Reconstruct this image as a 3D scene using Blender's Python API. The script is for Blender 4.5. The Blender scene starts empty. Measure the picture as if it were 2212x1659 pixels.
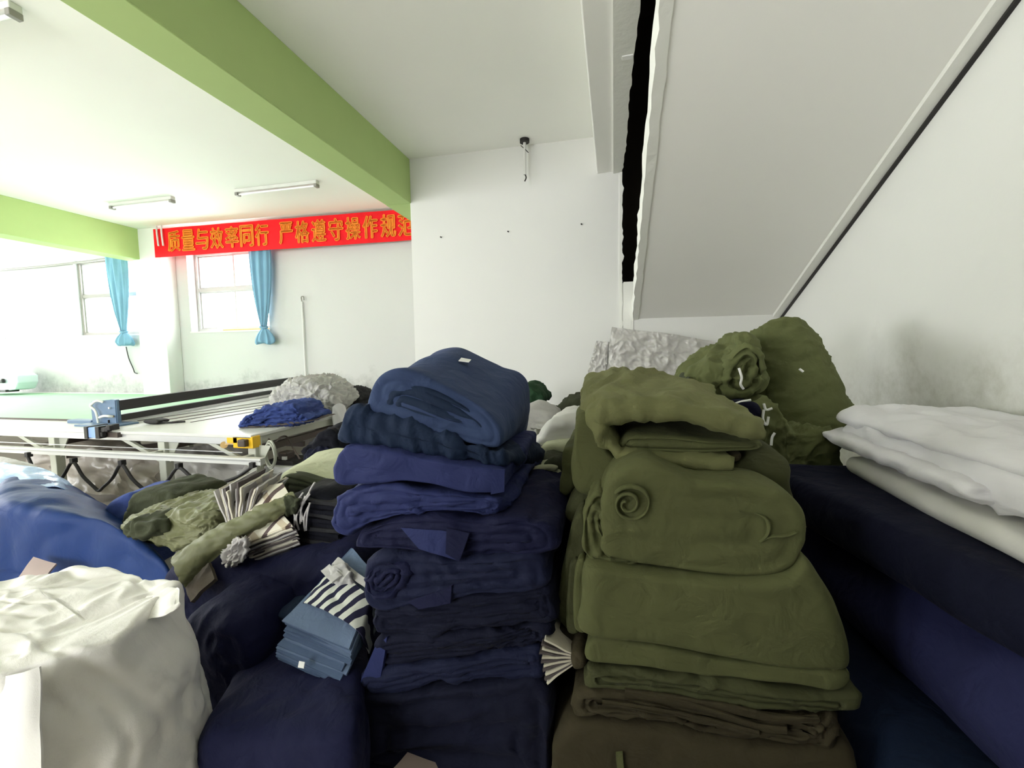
import bpy, bmesh, math, random
import numpy as np
from mathutils import Vector, Matrix

sc = bpy.context.scene
COL = sc.collection
random.seed(5)

# ------------------------------------------------------------------ camera
W, H, FPX = 2212, 1659, 957.97
YAW, PITCH, ROLL, CAMZ = -0.226097, 0.0770586, -0.0157406, 1.55


def cam_rows():
    cy, sy = math.cos(YAW), math.sin(YAW)
    r = np.array([cy, -sy, 0]); ff = np.array([sy, cy, 0]); u = np.array([0, 0, 1.])
    cp, sp = math.cos(PITCH), math.sin(PITCH)
    f2 = ff * cp - u * sp; u2 = u * cp + ff * sp
    cr, sr = math.cos(ROLL), math.sin(ROLL)
    return np.array([r * cr + u2 * sr, -(u2 * cr - r * sr), f2])


CM = cam_rows()
cam_data = bpy.data.cameras.new('camera')
cam_data.sensor_fit = 'HORIZONTAL'; cam_data.sensor_width = 36
cam_data.lens = 36 * FPX / W
cam_data.clip_start = 0.02; cam_data.clip_end = 200
cam = bpy.data.objects.new('camera', cam_data); COL.objects.link(cam)
mw = Matrix.Identity(4)
for i in range(3):
    mw[i][0] = CM[0][i]; mw[i][1] = -CM[1][i]; mw[i][2] = -CM[2][i]
mw[2][3] = CAMZ
cam.matrix_world = mw
sc.camera = cam

# ------------------------------------------------------------------ world, daylight, exposure
sc.view_settings.view_transform = 'Standard'
sc.view_settings.look = 'None'
sc.view_settings.exposure = 0.0
sc.view_settings.gamma = 1.0
sc.view_settings.use_curve_mapping = False
world = bpy.data.worlds.new('overcast_sky'); sc.world = world
world.use_nodes = True
bg = world.node_tree.nodes['Background']
bg.inputs[0].default_value = (0.97, 0.985, 1.0, 1)
bg.inputs[1].default_value = 18.5
sc.cycles.max_bounces = 14
sc.cycles.diffuse_bounces = 9
sc.cycles.transparent_max_bounces = 16
sc.cycles.sample_clamp_indirect = 8


def portal(loc, rot, sx, sy):
    l = bpy.data.lights.new('window_daylight', 'AREA'); l.shape = 'RECTANGLE'
    l.size = sx; l.size_y = sy; l.cycles.is_portal = True
    o = bpy.data.objects.new('window_daylight', l); COL.objects.link(o)
    o.location = loc; o.rotation_euler = rot
    return o


# room numbers
XR, XL = 1.61, -15.0          # right wall, left wall
YP, YF, YN = 4.87, 6.5, -5.0  # pier wall, far wall, wall behind the camera
ZC = 3.74
FAR_WINDOWS = [(-7.36, -5.72, 1.96, 3.36), (-10.0, -8.45, 1.95, 3.36), (-13.6, -12.0, 1.95, 3.36)]
LEFT_WINDOWS = [(4.2, 5.9, 1.2, 3.5), (1.7, 3.6, 1.2, 3.5), (-1.4, .6, 1.2, 3.5)]
NEAR_WINDOWS = [(-9.4, -7.6, 1.2, 3.4), (-6.6, -4.8, 1.2, 3.4), (-3.6, -1.8, 1.2, 3.4)]
for a, b, c, d in FAR_WINDOWS:
    portal(((a + b) / 2, YF + .22, (c + d) / 2), (-math.pi / 2, 0, 0), b - a, d - c)
for a, b, c, d in LEFT_WINDOWS:
    portal((XL - .2, (a + b) / 2, (c + d) / 2), (math.pi / 2, 0, -math.pi / 2), b - a, d - c)
for a, b, c, d in NEAR_WINDOWS:
    portal(((a + b) / 2, YN - .2, (c + d) / 2), (math.pi / 2, 0, 0), b - a, d - c)


# ------------------------------------------------------------------ pixel helpers (photo pixel + a chosen world depth -> world point)
def ray(px, py):
    return CM.T @ np.array([(px - W / 2) / FPX, (py - H / 2) / FPX, 1.])


EYE = np.array([0, 0, CAMZ])


def P(px, py, y):
    d = ray(px, py); return EYE + d * (y / d[1])


def PX(px, py, x):
    d = ray(px, py); return EYE + d * (x / d[0])


def PZ(px, py, z):
    d = ray(px, py); return EYE + d * ((z - CAMZ) / d[2])


def poly(pts, y, k=0.0):
    """outline in photo pixels put on the vertical plane at depth y (k tilts the plane: depth per metre of x)"""
    out = []
    x0 = np.mean([P(p[0], p[1], y)[0] for p in pts])
    for p in pts:
        yy = p[2] if len(p) > 2 else y
        q = P(p[0], p[1], yy)
        if k and len(p) < 3:
            for _ in range(6):
                q = P(p[0], p[1], y + k * (q[0] - x0))
        out.append(q)
    return np.array(out)


# ------------------------------------------------------------------ noise
_rs = np.random.RandomState(11)
_PERM = np.concatenate([_rs.permutation(256)] * 3)
_GRAD = _rs.normal(size=(256, 3)); _GRAD /= np.linalg.norm(_GRAD, axis=1)[:, None]


def perlin(p):
    p = np.asarray(p, float)
    i = np.floor(p).astype(int); f = p - i; i &= 255
    u = f * f * f * (f * (f * 6 - 15) + 10)
    res = np.zeros(len(p))
    for dx in (0, 1):
        for dy in (0, 1):
            for dz in (0, 1):
                h = _PERM[_PERM[_PERM[(i[:, 0] + dx) & 255] + ((i[:, 1] + dy) & 255)] + ((i[:, 2] + dz) & 255)]
                g = _GRAD[h]
                d = f - np.array([dx, dy, dz])
                w = (u[:, 0] if dx else 1 - u[:, 0]) * (u[:, 1] if dy else 1 - u[:, 1]) * (u[:, 2] if dz else 1 - u[:, 2])
                res += w * np.einsum('ij,ij->i', g, d)
    return res * 1.6


def vecnoise(p, f, seed):
    q = p * f
    return np.stack([perlin(q + seed), perlin(q + seed + 37.3), perlin(q + seed + 71.9)], 1)


# ------------------------------------------------------------------ mesh helpers
def link_mesh(name, verts, faces, mat, parent=None, smooth=True, recalc=True, auto=None):
    me = bpy.data.meshes.new(name)
    me.from_pydata([tuple(map(float, v)) for v in verts], [], [tuple(map(int, f)) for f in faces])
    if recalc:
        bm = bmesh.new(); bm.from_mesh(me)
        bmesh.ops.recalc_face_normals(bm, faces=bm.faces)
        bm.to_mesh(me); bm.free()
    if mat is not None:
        me.materials.append(mat)
    if smooth:
        me.polygons.foreach_set('use_smooth', [True] * len(me.polygons))
        if auto:
            me.set_sharp_from_angle(angle=auto)
    me.update()
    o = bpy.data.objects.new(name, me); COL.objects.link(o)
    if parent is not None:
        o.parent = parent
    return o


def displace(o, wr, seed=0., warp=None):
    """cloth wrinkles as real geometry: wr = [(amplitude, (fx,fy,fz), 'n'|'r')], noise along the normals"""
    me = o.data; n = len(me.vertices)
    co = np.empty(n * 3); me.vertices.foreach_get('co', co); co = co.reshape(-1, 3)
    if warp:
        amp, f = warp
        co = co + amp * vecnoise(co, f, seed + 5.5)
    if wr:
        me.vertices.foreach_set('co', co.ravel()); me.update()
        no = np.empty(n * 3); me.vertices.foreach_get('normal', no); no = no.reshape(-1, 3)
        d = np.zeros(n)
        wob = vecnoise(co, 3.0, seed + 9.1) * 0.12
        for amp, fr, kind in wr:
            v = perlin((co + wob) * np.array(fr) + seed)
            if kind == 'r':
                v = 0.55 - np.minimum(np.abs(v) * 2.2, 1.0)
            elif kind == 'c':
                v = -np.clip(1 - np.abs(v) * 6, 0, 1)
            d += amp * v
        co = co + no * d[:, None]
    me.vertices.foreach_set('co', co.ravel()); me.update()
    return o


def catmull(pts, closed=True, sub=10):
    pts = np.asarray(pts, float); n = len(pts); out = []
    rng = range(n) if closed else range(n - 1)
    for i in rng:
        if closed:
            p0, p1, p2, p3 = pts[i - 1], pts[i], pts[(i + 1) % n], pts[(i + 2) % n]
        else:
            p0, p1, p2, p3 = pts[max(i - 1, 0)], pts[i], pts[i + 1], pts[min(i + 2, n - 1)]
        for j in range(sub):
            t = j / sub
            out.append(.5 * ((2 * p1) + (p2 - p0) * t + (2 * p0 - 5 * p1 + 4 * p2 - p3) * t * t + (3 * p1 - p0 - 3 * p2 + p3) * t ** 3))
    if not closed:
        out.append(pts[-1])
    return np.array(out)


def resample(pts, n, closed=True):
    if closed:
        pts = np.vstack([pts, pts[:1]])
    s = np.concatenate([[0], np.cumsum(np.linalg.norm(np.diff(pts, axis=0), axis=1))])
    t = np.linspace(0, s[-1], n + 1)[:-1] if closed else np.linspace(0, s[-1], n)
    return np.stack([np.interp(t, s, pts[:, k]) for k in range(3)], 1)


def loft(name, secs, mat, parent=None, n=120, r=.035, seg=.03, capn=16, grooves=0, gd=.008, spiral=0., wr=(), warp=None, seed=0., tightcap=(1, 1)):
    """closed cloth body through outlines given front to back, rounded end caps with fold grooves"""
    S = [resample(catmull(s), n) for s in secs]
    rows = []
    K = len(S)
    for j in range(K - 1):
        d = np.linalg.norm(S[j].mean(0) - S[j + 1].mean(0)); m = max(3, int(d / seg))
        for i in range(m):
            t = i / m
            if K > 2:
                p0, p1, p2, p3 = S[max(j - 1, 0)], S[j], S[j + 1], S[min(j + 2, K - 1)]
                rows.append(.5 * ((2 * p1) + (p2 - p0) * t + (2 * p0 - 5 * p1 + 4 * p2 - p3) * t * t + (3 * p1 - p0 - 3 * p2 + p3) * t ** 3))
            else:
                rows.append(S[0] * (1 - t) + S[1] * t)
    rows.append(S[-1])

    def cap(sec, d, g):
        c = sec.mean(0); q = sec - c
        u, s, vt = np.linalg.svd(q, full_matrices=False)
        a1, a2 = vt[0], vt[1]
        A = np.abs(q @ a1).max(); B = np.abs(q @ a2).max()
        half = max(A - B, 0) * .92
        pin = c + np.outer(np.clip(q @ a1, -half, half), a1)
        th = np.arctan2(q @ a2, q @ a1)
        tr = min(max(r / max(B, 1e-4), .08), .7)
        out = []
        for i in range(1, capn + 1):
            t = (i / capn) ** 1.25 * .975
            o = r * math.sqrt(max(0, 1 - (1 - min(t / tr, 1)) ** 2))
            off = np.full(n, o)
            if g:
                m = min(1, max(0, (t - tr * .5) / .1))
                off = off - gd * (.5 - .5 * np.cos(2 * math.pi * (g * t + spiral * th / (2 * math.pi)))) ** 2 * m
            out.append(sec * (1 - t) + pin * t + np.outer(off, d))
        return out

    d0 = S[0].mean(0) - S[1].mean(0); d0 /= np.linalg.norm(d0)
    d1 = S[-1].mean(0) - S[-2].mean(0); d1 /= np.linalg.norm(d1)
    c0 = cap(rows[0], d0, grooves)[::-1] if tightcap[0] else []
    c1 = cap(rows[-1], d1, 0) if tightcap[1] else []
    rows = c0 + rows + c1
    V = np.vstack(rows); R = len(rows); F = []
    for i in range(R - 1):
        a = i * n; b = a + n
        for j in range(n):
            k = (j + 1) % n
            F.append((a + j, a + k, b + k, b + j))
    F.append(tuple(range(n))[::-1]); F.append(tuple(range((R - 1) * n, R * n)))
    o = link_mesh(name, V, F, mat, parent)
    if wr or warp:
        displace(o, wr, seed, warp)
    return o


def back(front, dv, s=(1, 1)):
    """the same outline further back, moved by dv and scaled about its centre (x, z)"""
    c = front.mean(0); q = (front - c) * np.array([s[0], 1, s[1]])
    return c + q + np.array(dv)


def hexblob(name, corners, mat, parent=None, res=26, e=5., wr=(), warp=None, seed=0., pulls=()):
    """rounded bag shape inside eight corners: bottom four then top four, each counter-clockwise from front left"""
    C = np.asarray(corners, float)
    idx = {}; V = []; F = []

    def vid(p):
        k = tuple(np.round(p, 5))
        if k not in idx:
            idx[k] = len(V); V.append(p)
        return idx[k]
    lin = np.linspace(-1, 1, res + 1)
    for ax in range(3):
        for sg in (-1, 1):
            o1, o2 = [a for a in range(3) if a != ax]
            g = {}
            for i, u in enumerate(lin):
                for j, v in enumerate(lin):
                    p = np.zeros(3); p[ax] = sg; p[o1] = u; p[o2] = v
                    g[i, j] = vid(p)
            for i in range(res):
                for j in range(res):
                    F.append((g[i, j], g[i + 1, j], g[i + 1, j + 1], g[i, j + 1]))
    V = np.array(V)
    V = V / (np.sum(np.abs(V) ** e, axis=1) ** (1 / e))[:, None]
    u, v, w = (V[:, 0] + 1) / 2, (V[:, 1] + 1) / 2, (V[:, 2] + 1) / 2
    b = [(1 - u) * (1 - v), u * (1 - v), u * v, (1 - u) * v]
    X = sum(np.outer(b[i] * (1 - w), C[i]) for i in range(4)) + sum(np.outer(b[i] * w, C[i + 4]) for i in range(4))
    for c, rad, dv in pulls:
        wgt = np.exp(-np.sum((X - np.array(c)) ** 2, 1) / rad ** 2)
        X = X + np.outer(wgt, dv)
    o = link_mesh(name, X, F, mat, parent)
    if wr or warp:
        displace(o, wr, seed, warp)
    return o


def grid_sheet(name, ctrl, mat, parent=None, sub=8, th=.004, wr=(), warp=None, seed=0.):
    """cloth or film through a grid of control points, with real thickness"""
    C = np.asarray(ctrl, float)
    rows = [catmull(r, False, sub) for r in C]
    cols = np.stack(rows, 0)
    full = np.stack([catmull(cols[:, j], False, sub) for j in range(cols.shape[1])], 1)
    R, Q = full.shape[:2]
    du = np.gradient(full, axis=0); dv = np.gradient(full, axis=1)
    nn = np.cross(du, dv); nn /= np.linalg.norm(nn, axis=2)[:, :, None] + 1e-9
    top = full.reshape(-1, 3); nf = nn.reshape(-1, 3)
    if warp:
        top = top + warp[0] * vecnoise(top, warp[1], seed + 2.2)
    d = np.zeros(len(top))
    for amp, fr, kind in wr:
        v = perlin(top * np.array(fr) + seed)
        if kind == 'r':
            v = .55 - np.minimum(np.abs(v) * 2.2, 1)
        d += amp * v
    top = top + nf * d[:, None]
    V = np.vstack([top, top - nf * th]); N = R * Q; F = []
    for i in range(R - 1):
        for j in range(Q - 1):
            a = i * Q + j
            F.append((a, a + 1, a + Q + 1, a + Q)); F.append((N + a, N + a + Q, N + a + Q + 1, N + a + 1))
    for i in range(R - 1):
        for j in (0, Q - 1):
            a = i * Q + j; F.append((a, a + Q, N + a + Q, N + a))
    for j in range(Q - 1):
        for i in (0, R - 1):
            a = i * Q + j; F.append((a, a + 1, N + a + 1, N + a))
    return link_mesh(name, V, F, mat, parent, auto=1.0)


def slab(name, c, th, mat, parent=None, res=14, wr=(), seed=0., warp=None, bulge=0.):
    """thin cloth piece on four corners (its upper face), thickness th downward along its normal"""
    c = np.asarray(c, float)
    t = np.linspace(0, 1, 4)
    ctrl = [[(c[0] * (1 - u) + c[1] * u) * (1 - v) + (c[3] * (1 - u) + c[2] * u) * v for u in t] for v in t]
    nrm = np.cross(c[1] - c[0], c[3] - c[0]); nrm /= np.linalg.norm(nrm)
    ctrl = np.array(ctrl)
    for i, v in enumerate(t):
        for j, u in enumerate(t):
            ctrl[i, j] += nrm * bulge * 16 * u * (1 - u) * v * (1 - v)
    return grid_sheet(name, ctrl, mat, parent, sub=max(2, res // 3), th=th, wr=wr, warp=warp, seed=seed)


def tube(name, pts, r, mat, parent=None, sub=6, ns=8, smooth_path=True, taper=None):
    pts = np.asarray(pts, float)
    p = catmull(pts, False, sub) if smooth_path and len(pts) > 2 else pts
    n = len(p); tg = np.gradient(p, axis=0); tg /= np.linalg.norm(tg, axis=1)[:, None] + 1e-9
    V = []; F = []
    up = np.array([0, 0, 1.]) if abs(tg[0][2]) < .9 else np.array([1., 0, 0])
    for i in range(n):
        a = np.cross(tg[i], up); a /= np.linalg.norm(a) + 1e-9; b = np.cross(a, tg[i]); up = b
        rr = r if taper is None else r * np.interp(i / (n - 1), np.linspace(0, 1, len(taper)), taper)
        for k in range(ns):
            th = 2 * math.pi * k / ns
            V.append(p[i] + rr * (a * math.cos(th) + b * math.sin(th)))
    for i in range(n - 1):
        for k in range(ns):
            j = (k + 1) % ns
            F.append((i * ns + k, i * ns + j, (i + 1) * ns + j, (i + 1) * ns + k))
    F.append(tuple(range(ns))); F.append(tuple(range((n - 1) * ns, n * ns)))
    return link_mesh(name, V, F, mat, parent, auto=1.0)


def box(name, lo, hi, mat, parent=None, bev=.0, seg=2):
    bm = bmesh.new()
    bmesh.ops.create_cube(bm, size=1)
    lo, hi = np.minimum(lo, hi), np.maximum(lo, hi)
    for v in bm.verts:
        v.co = Vector([(lo[i] + hi[i]) / 2 + v.co[i] * (hi[i] - lo[i]) for i in range(3)])
    if bev:
        bmesh.ops.bevel(bm, geom=bm.edges[:], offset=bev, segments=seg, affect='EDGES', profile=.5)
    me = bpy.data.meshes.new(name); bm.to_mesh(me); bm.free()
    if mat is not None:
        me.materials.append(mat)
    o = bpy.data.objects.new(name, me); COL.objects.link(o)
    if parent is not None:
        o.parent = parent
    return o


def prism(name, outline, dv, mat, parent=None, bev=0.):
    """flat outline (3-D points) pushed along dv"""
    a = np.asarray(outline, float); n = len(a); V = np.vstack([a, a + np.array(dv)])
    F = [tuple(range(n)), tuple(range(n, 2 * n))[::-1]] + [(i, (i + 1) % n, n + (i + 1) % n, n + i) for i in range(n)]
    o = link_mesh(name, V, F, mat, parent, smooth=False)
    if bev:
        bm = bmesh.new(); bm.from_mesh(o.data)
        bmesh.ops.bevel(bm, geom=bm.edges[:], offset=bev, segments=2, affect='EDGES')
        bm.to_mesh(o.data); bm.free()
    return o


def bar(name, a, b, w, h, mat, parent=None):
    """rectangular bar between two points"""
    a, b = np.asarray(a, float), np.asarray(b, float); d = b - a; d /= np.linalg.norm(d)
    up = np.array([0, 0, 1.]) if abs(d[2]) < .9 else np.array([0, 1., 0])
    s = np.cross(d, up); s /= np.linalg.norm(s); t = np.cross(s, d)
    o = [a + s * sx * w / 2 + t * tz * h / 2 for sx, tz in ((-1, -1), (1, -1), (1, 1), (-1, 1))]
    return prism(name, o, b - a, mat, parent)


def tag(o, label, cat, group=None, kind=None):
    o['label'] = label; o['category'] = cat
    if group:
        o['group'] = group
    if kind:
        o['kind'] = kind
    return o


def struct(o, label=None, cat=None):
    o['kind'] = 'structure'
    if label:
        o['label'] = label; o['category'] = cat
    return o


def empty(name, loc, label, cat, group=None):
    o = bpy.data.objects.new(name, None); COL.objects.link(o); o.location = tuple(map(float, loc))
    tag(o, label, cat, group)
    return o


def adopt(child, root):
    """make an already placed mesh a part of root, keeping its place"""
    child.parent = root
    child.matrix_parent_inverse = Matrix.Translation(root.location).inverted() if root.type == 'EMPTY' else Matrix.Identity(4)
    return child


def adopt_all(root, *cs):
    for c in cs:
        adopt(c, root)


# ------------------------------------------------------------------ materials
def nt(name):
    m = bpy.data.materials.new(name); m.use_nodes = True
    t = m.node_tree; b = t.nodes['Principled BSDF']
    return m, t, b


def srgb(r, g, b):
    f = lambda c: ((c / 255 + .055) / 1.055) ** 2.4 if c / 255 > .04045 else c / 255 / 12.92
    return (f(r), f(g), f(b), 1)


def paint(name, col, rough=.6, metal=0., spec=.4, var=.04, scale=6., bump=0., bscale=60.):
    m, t, b = nt(name)
    b.inputs['Roughness'].default_value = rough; b.inputs['Metallic'].default_value = metal
    b.inputs['Specular IOR Level'].default_value = spec
    tc = t.nodes.new('ShaderNodeTexCoord'); nz = t.nodes.new('ShaderNodeTexNoise')
    nz.inputs['Scale'].default_value = scale; nz.inputs['Detail'].default_value = 5
    t.links.new(tc.outputs['Object'], nz.inputs['Vector'])
    r = t.nodes.new('ShaderNodeMix'); r.data_type = 'RGBA'
    r.inputs[6].default_value = tuple(c * (1 - var) for c in col[:3]) + (1,)
    r.inputs[7].default_value = tuple(min(1, c * (1 + var)) for c in col[:3]) + (1,)
    t.links.new(nz.outputs['Fac'], r.inputs[0]); t.links.new(r.outputs[2], b.inputs['Base Color'])
    if bump:
        n2 = t.nodes.new('ShaderNodeTexNoise'); n2.inputs['Scale'].default_value = bscale; n2.inputs['Detail'].default_value = 6
        t.links.new(tc.outputs['Object'], n2.inputs['Vector'])
        bp = t.nodes.new('ShaderNodeBump'); bp.inputs['Strength'].default_value = bump; bp.inputs['Distance'].default_value = .01
        t.links.new(n2.outputs['Fac'], bp.inputs['Height']); t.links.new(bp.outputs['Normal'], b.inputs['Normal'])
    return m


def cloth(name, col, rough=.85, sheen=.15, wrinkle=.5, wscale=11., weave=.15, var=.16, stretch=(1, 1, 1), spec=.2):
    m, t, b = nt(name)
    b.inputs['Roughness'].default_value = rough; b.inputs['Specular IOR Level'].default_value = spec
    b.inputs['Sheen Weight'].default_value = sheen; b.inputs['Sheen Roughness'].default_value = .5
    b.inputs['Sheen Tint'].default_value = tuple(min(1, c * 2 + .05) for c in col[:3]) + (1,)
    tc = t.nodes.new('ShaderNodeTexCoord'); mp = t.nodes.new('ShaderNodeMapping')
    mp.inputs['Scale'].default_value = stretch
    t.links.new(tc.outputs['Object'], mp.inputs['Vector'])
    nz = t.nodes.new('ShaderNodeTexNoise'); nz.inputs['Scale'].default_value = wscale; nz.inputs['Detail'].default_value = 4
    nz.inputs['Distortion'].default_value = .6
    t.links.new(mp.outputs['Vector'], nz.inputs['Vector'])
    n3 = t.nodes.new('ShaderNodeTexNoise'); n3.inputs['Scale'].default_value = 4.; n3.inputs['Detail'].default_value = 3
    t.links.new(tc.outputs['Object'], n3.inputs['Vector'])
    mx = t.nodes.new('ShaderNodeMix'); mx.data_type = 'RGBA'
    mx.inputs[6].default_value = tuple(c * (1 - var) for c in col[:3]) + (1,)
    mx.inputs[7].default_value = tuple(min(1, c * (1 + var)) for c in col[:3]) + (1,)
    t.links.new(n3.outputs['Fac'], mx.inputs[0]); t.links.new(mx.outputs[2], b.inputs['Base Color'])
    b1 = t.nodes.new('ShaderNodeBump'); b1.inputs['Strength'].default_value = wrinkle; b1.inputs['Distance'].default_value = .03
    t.links.new(nz.outputs['Fac'], b1.inputs['Height'])
    n2 = t.nodes.new('ShaderNodeTexNoise'); n2.inputs['Scale'].default_value = 420; n2.inputs['Detail'].default_value = 2
    t.links.new(tc.outputs['Object'], n2.inputs['Vector'])
    b2 = t.nodes.new('ShaderNodeBump'); b2.inputs['Strength'].default_value = weave; b2.inputs['Distance'].default_value = .002
    t.links.new(n2.outputs['Fac'], b2.inputs['Height']); t.links.new(b1.outputs['Normal'], b2.inputs['Normal'])
    t.links.new(b2.outputs['Normal'], b.inputs['Normal'])
    return m


def plaster(name, col, stain=None, top=1.2, soft=.3, amount=.6, bump=.15):
    """whitewashed wall; stain = colour of the damp, worn patches near the floor (height and ragged edge from noise)"""
    m, t, b = nt(name)
    b.inputs['Roughness'].default_value = .9; b.inputs['Specular IOR Level'].default_value = .15
    geo = t.nodes.new('ShaderNodeNewGeometry')
    nz = t.nodes.new('ShaderNodeTexNoise'); nz.inputs['Scale'].default_value = 1.3; nz.inputs['Detail'].default_value = 6
    t.links.new(geo.outputs['Position'], nz.inputs['Vector'])
    mx = t.nodes.new('ShaderNodeMix'); mx.data_type = 'RGBA'
    mx.inputs[6].default_value = tuple(c * .95 for c in col[:3]) + (1,); mx.inputs[7].default_value = col
    t.links.new(nz.outputs['Fac'], mx.inputs[0])
    out = mx.outputs[2]
    if stain:
        sx = t.nodes.new('ShaderNodeSeparateXYZ'); t.links.new(geo.outputs['Position'], sx.inputs[0])
        n1 = t.nodes.new('ShaderNodeTexNoise'); n1.inputs['Scale'].default_value = 2.2; n1.inputs['Detail'].default_value = 7; n1.inputs['Roughness'].default_value = .6
        t.links.new(geo.outputs['Position'], n1.inputs['Vector'])
        ma = t.nodes.new('ShaderNodeMath'); ma.operation = 'MULTIPLY_ADD'; ma.inputs[1].default_value = 1.1; ma.inputs[2].default_value = top - .55
        t.links.new(n1.outputs['Fac'], ma.inputs[0])
        sb = t.nodes.new('ShaderNodeMath'); sb.operation = 'SUBTRACT'
        t.links.new(ma.outputs[0], sb.inputs[0]); t.links.new(sx.outputs['Z'], sb.inputs[1])
        mr = t.nodes.new('ShaderNodeMapRange'); mr.inputs['From Min'].default_value = -.02; mr.inputs['From Max'].default_value = soft
        t.links.new(sb.outputs[0], mr.inputs['Value'])
        n2 = t.nodes.new('ShaderNodeTexNoise'); n2.inputs['Scale'].default_value = 9; n2.inputs['Detail'].default_value = 8; n2.inputs['Roughness'].default_value = .7
        t.links.new(geo.outputs['Position'], n2.inputs['Vector'])
        r2 = t.nodes.new('ShaderNodeMapRange'); r2.inputs['From Min'].default_value = .35; r2.inputs['From Max'].default_value = .7
        t.links.new(n2.outputs['Fac'], r2.inputs['Value'])
        mu = t.nodes.new('ShaderNodeMath'); mu.operation = 'MULTIPLY'
        t.links.new(mr.outputs[0], mu.inputs[0]); t.links.new(r2.outputs[0], mu.inputs[1])
        m3 = t.nodes.new('ShaderNodeMath'); m3.operation = 'MULTIPLY'; m3.inputs[1].default_value = amount
        t.links.new(mu.outputs[0], m3.inputs[0])
        m4 = t.nodes.new('ShaderNodeMix'); m4.data_type = 'RGBA'; m4.inputs[7].default_value = stain
        t.links.new(m3.outputs[0], m4.inputs[0]); t.links.new(out, m4.inputs[6]); out = m4.outputs[2]
    t.links.new(out, b.inputs['Base Color'])
    nb = t.nodes.new('ShaderNodeTexNoise'); nb.inputs['Scale'].default_value = 14; nb.inputs['Detail'].default_value = 8
    t.links.new(geo.outputs['Position'], nb.inputs['Vector'])
    bp = t.nodes.new('ShaderNodeBump'); bp.inputs['Strength'].default_value = bump; bp.inputs['Distance'].default_value = .01
    t.links.new(nb.outputs['Fac'], bp.inputs['Height']); t.links.new(bp.outputs['Normal'], b.inputs['Normal'])
    return m


def glass(name):
    m, t, b = nt(name); t.nodes.remove(b)
    tr = t.nodes.new('ShaderNodeBsdfTransparent'); gl = t.nodes.new('ShaderNodeBsdfGlossy'); gl.inputs['Roughness'].default_value = .02
    tr.inputs[0].default_value = (.95, .97, .96, 1)
    mx = t.nodes.new('ShaderNodeMixShader'); mx.inputs[0].default_value = .06
    t.links.new(tr.outputs[0], mx.inputs[1]); t.links.new(gl.outputs[0], mx.inputs[2])
    t.links.new(mx.outputs[0], t.nodes['Material Output'].inputs[0])
    return m


def film(name, col, alpha=.6, rough=.25):
    """thin plastic film: partly see-through, with a soft gloss"""
    m, t, b = nt(name)
    b.inputs['Base Color'].default_value = col; b.inputs['Roughness'].default_value = rough
    b.inputs['Alpha'].default_value = alpha; b.inputs['Specular IOR Level'].default_value = .6
    tc = t.nodes.new('ShaderNodeTexCoord'); nz = t.nodes.new('ShaderNodeTexNoise'); nz.inputs['Scale'].default_value = 12; nz.inputs['Detail'].default_value = 5
    t.links.new(tc.outputs['Object'], nz.inputs['Vector'])
    bp = t.nodes.new('ShaderNodeBump'); bp.inputs['Strength'].default_value = .35; bp.inputs['Distance'].default_value = .02
    t.links.new(nz.outputs['Fac'], bp.inputs['Height']); t.links.new(bp.outputs['Normal'], b.inputs['Normal'])
    return m


def striped(name, c1, c2, scale, axis_rot, width=.5, c3=None, scale2=None):
    """woven stripes (one direction) or checks (two directions) in the cloth itself"""
    m, t, b = nt(name); b.inputs['Roughness'].default_value = .9; b.inputs['Specular IOR Level'].default_value = .15
    tc = t.nodes.new('ShaderNodeTexCoord'); mp = t.nodes.new('ShaderNodeMapping'); mp.inputs['Rotation'].default_value = axis_rot
    t.links.new(tc.outputs['Object'], mp.inputs['Vector']); sx = t.nodes.new('ShaderNodeSeparateXYZ'); t.links.new(mp.outputs['Vector'], sx.inputs[0])

    def band(sock, sc_, w):
        a = t.nodes.new('ShaderNodeMath'); a.operation = 'MULTIPLY'; a.inputs[1].default_value = sc_; t.links.new(sock, a.inputs[0])
        f = t.nodes.new('ShaderNodeMath'); f.operation = 'FRACT'; t.links.new(a.outputs[0], f.inputs[0])
        g = t.nodes.new('ShaderNodeMath'); g.operation = 'LESS_THAN'; g.inputs[1].default_value = w; t.links.new(f.outputs[0], g.inputs[0])
        return g.outputs[0]
    s1 = band(sx.outputs['X'], scale, width)
    mx = t.nodes.new('ShaderNodeMix'); mx.data_type = 'RGBA'; mx.inputs[6].default_value = c1; mx.inputs[7].default_value = c2
    t.links.new(s1, mx.inputs[0]); out = mx.outputs[2]
    if scale2:
        s2 = band(sx.outputs['Y'], scale2, width)
        m2 = t.nodes.new('ShaderNodeMix'); m2.data_type = 'RGBA'; m2.blend_type = 'MULTIPLY'; m2.inputs[7].default_value = c3
        t.links.new(s2, m2.inputs[0]); t.links.new(out, m2.inputs[6]); out = m2.outputs[2]
    t.links.new(out, b.inputs['Base Color'])
    return m


M = {}
M['wall'] = plaster('white_plaster', (.74, .74, .72, 1))
M['wall_r'] = plaster('damp_white_plaster', (.75, .75, .72, 1), stain=(.40, .40, .33, 1), top=1.5, soft=.3, amount=.55)
M['wall_f'] = plaster('flaking_white_plaster', (.58, .58, .57, 1), stain=(.26, .26, .26, 1), top=1.16, soft=.16, amount=.7)
M['wall_n'] = plaster('grey_distemper', (.55, .54, .50, 1))
M['wall_d'] = plaster('light_blocker_dark', (.10, .09, .08, 1))
M['ceil'] = plaster('ceiling_whitewash', (.93, .93, .90, 1), bump=.08)
M['soffit'] = plaster('stair_plaster', (.88, .87, .84, 1), bump=.08)
M['edge'] = plaster('chipped_edge_plaster', (.80, .80, .76, 1), bump=.5)
M['shaft'] = paint('shaft_darkness', (.022, .016, .010, 1), .95)  # near-black colour stands in for the darkness of the unlit shaft
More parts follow.
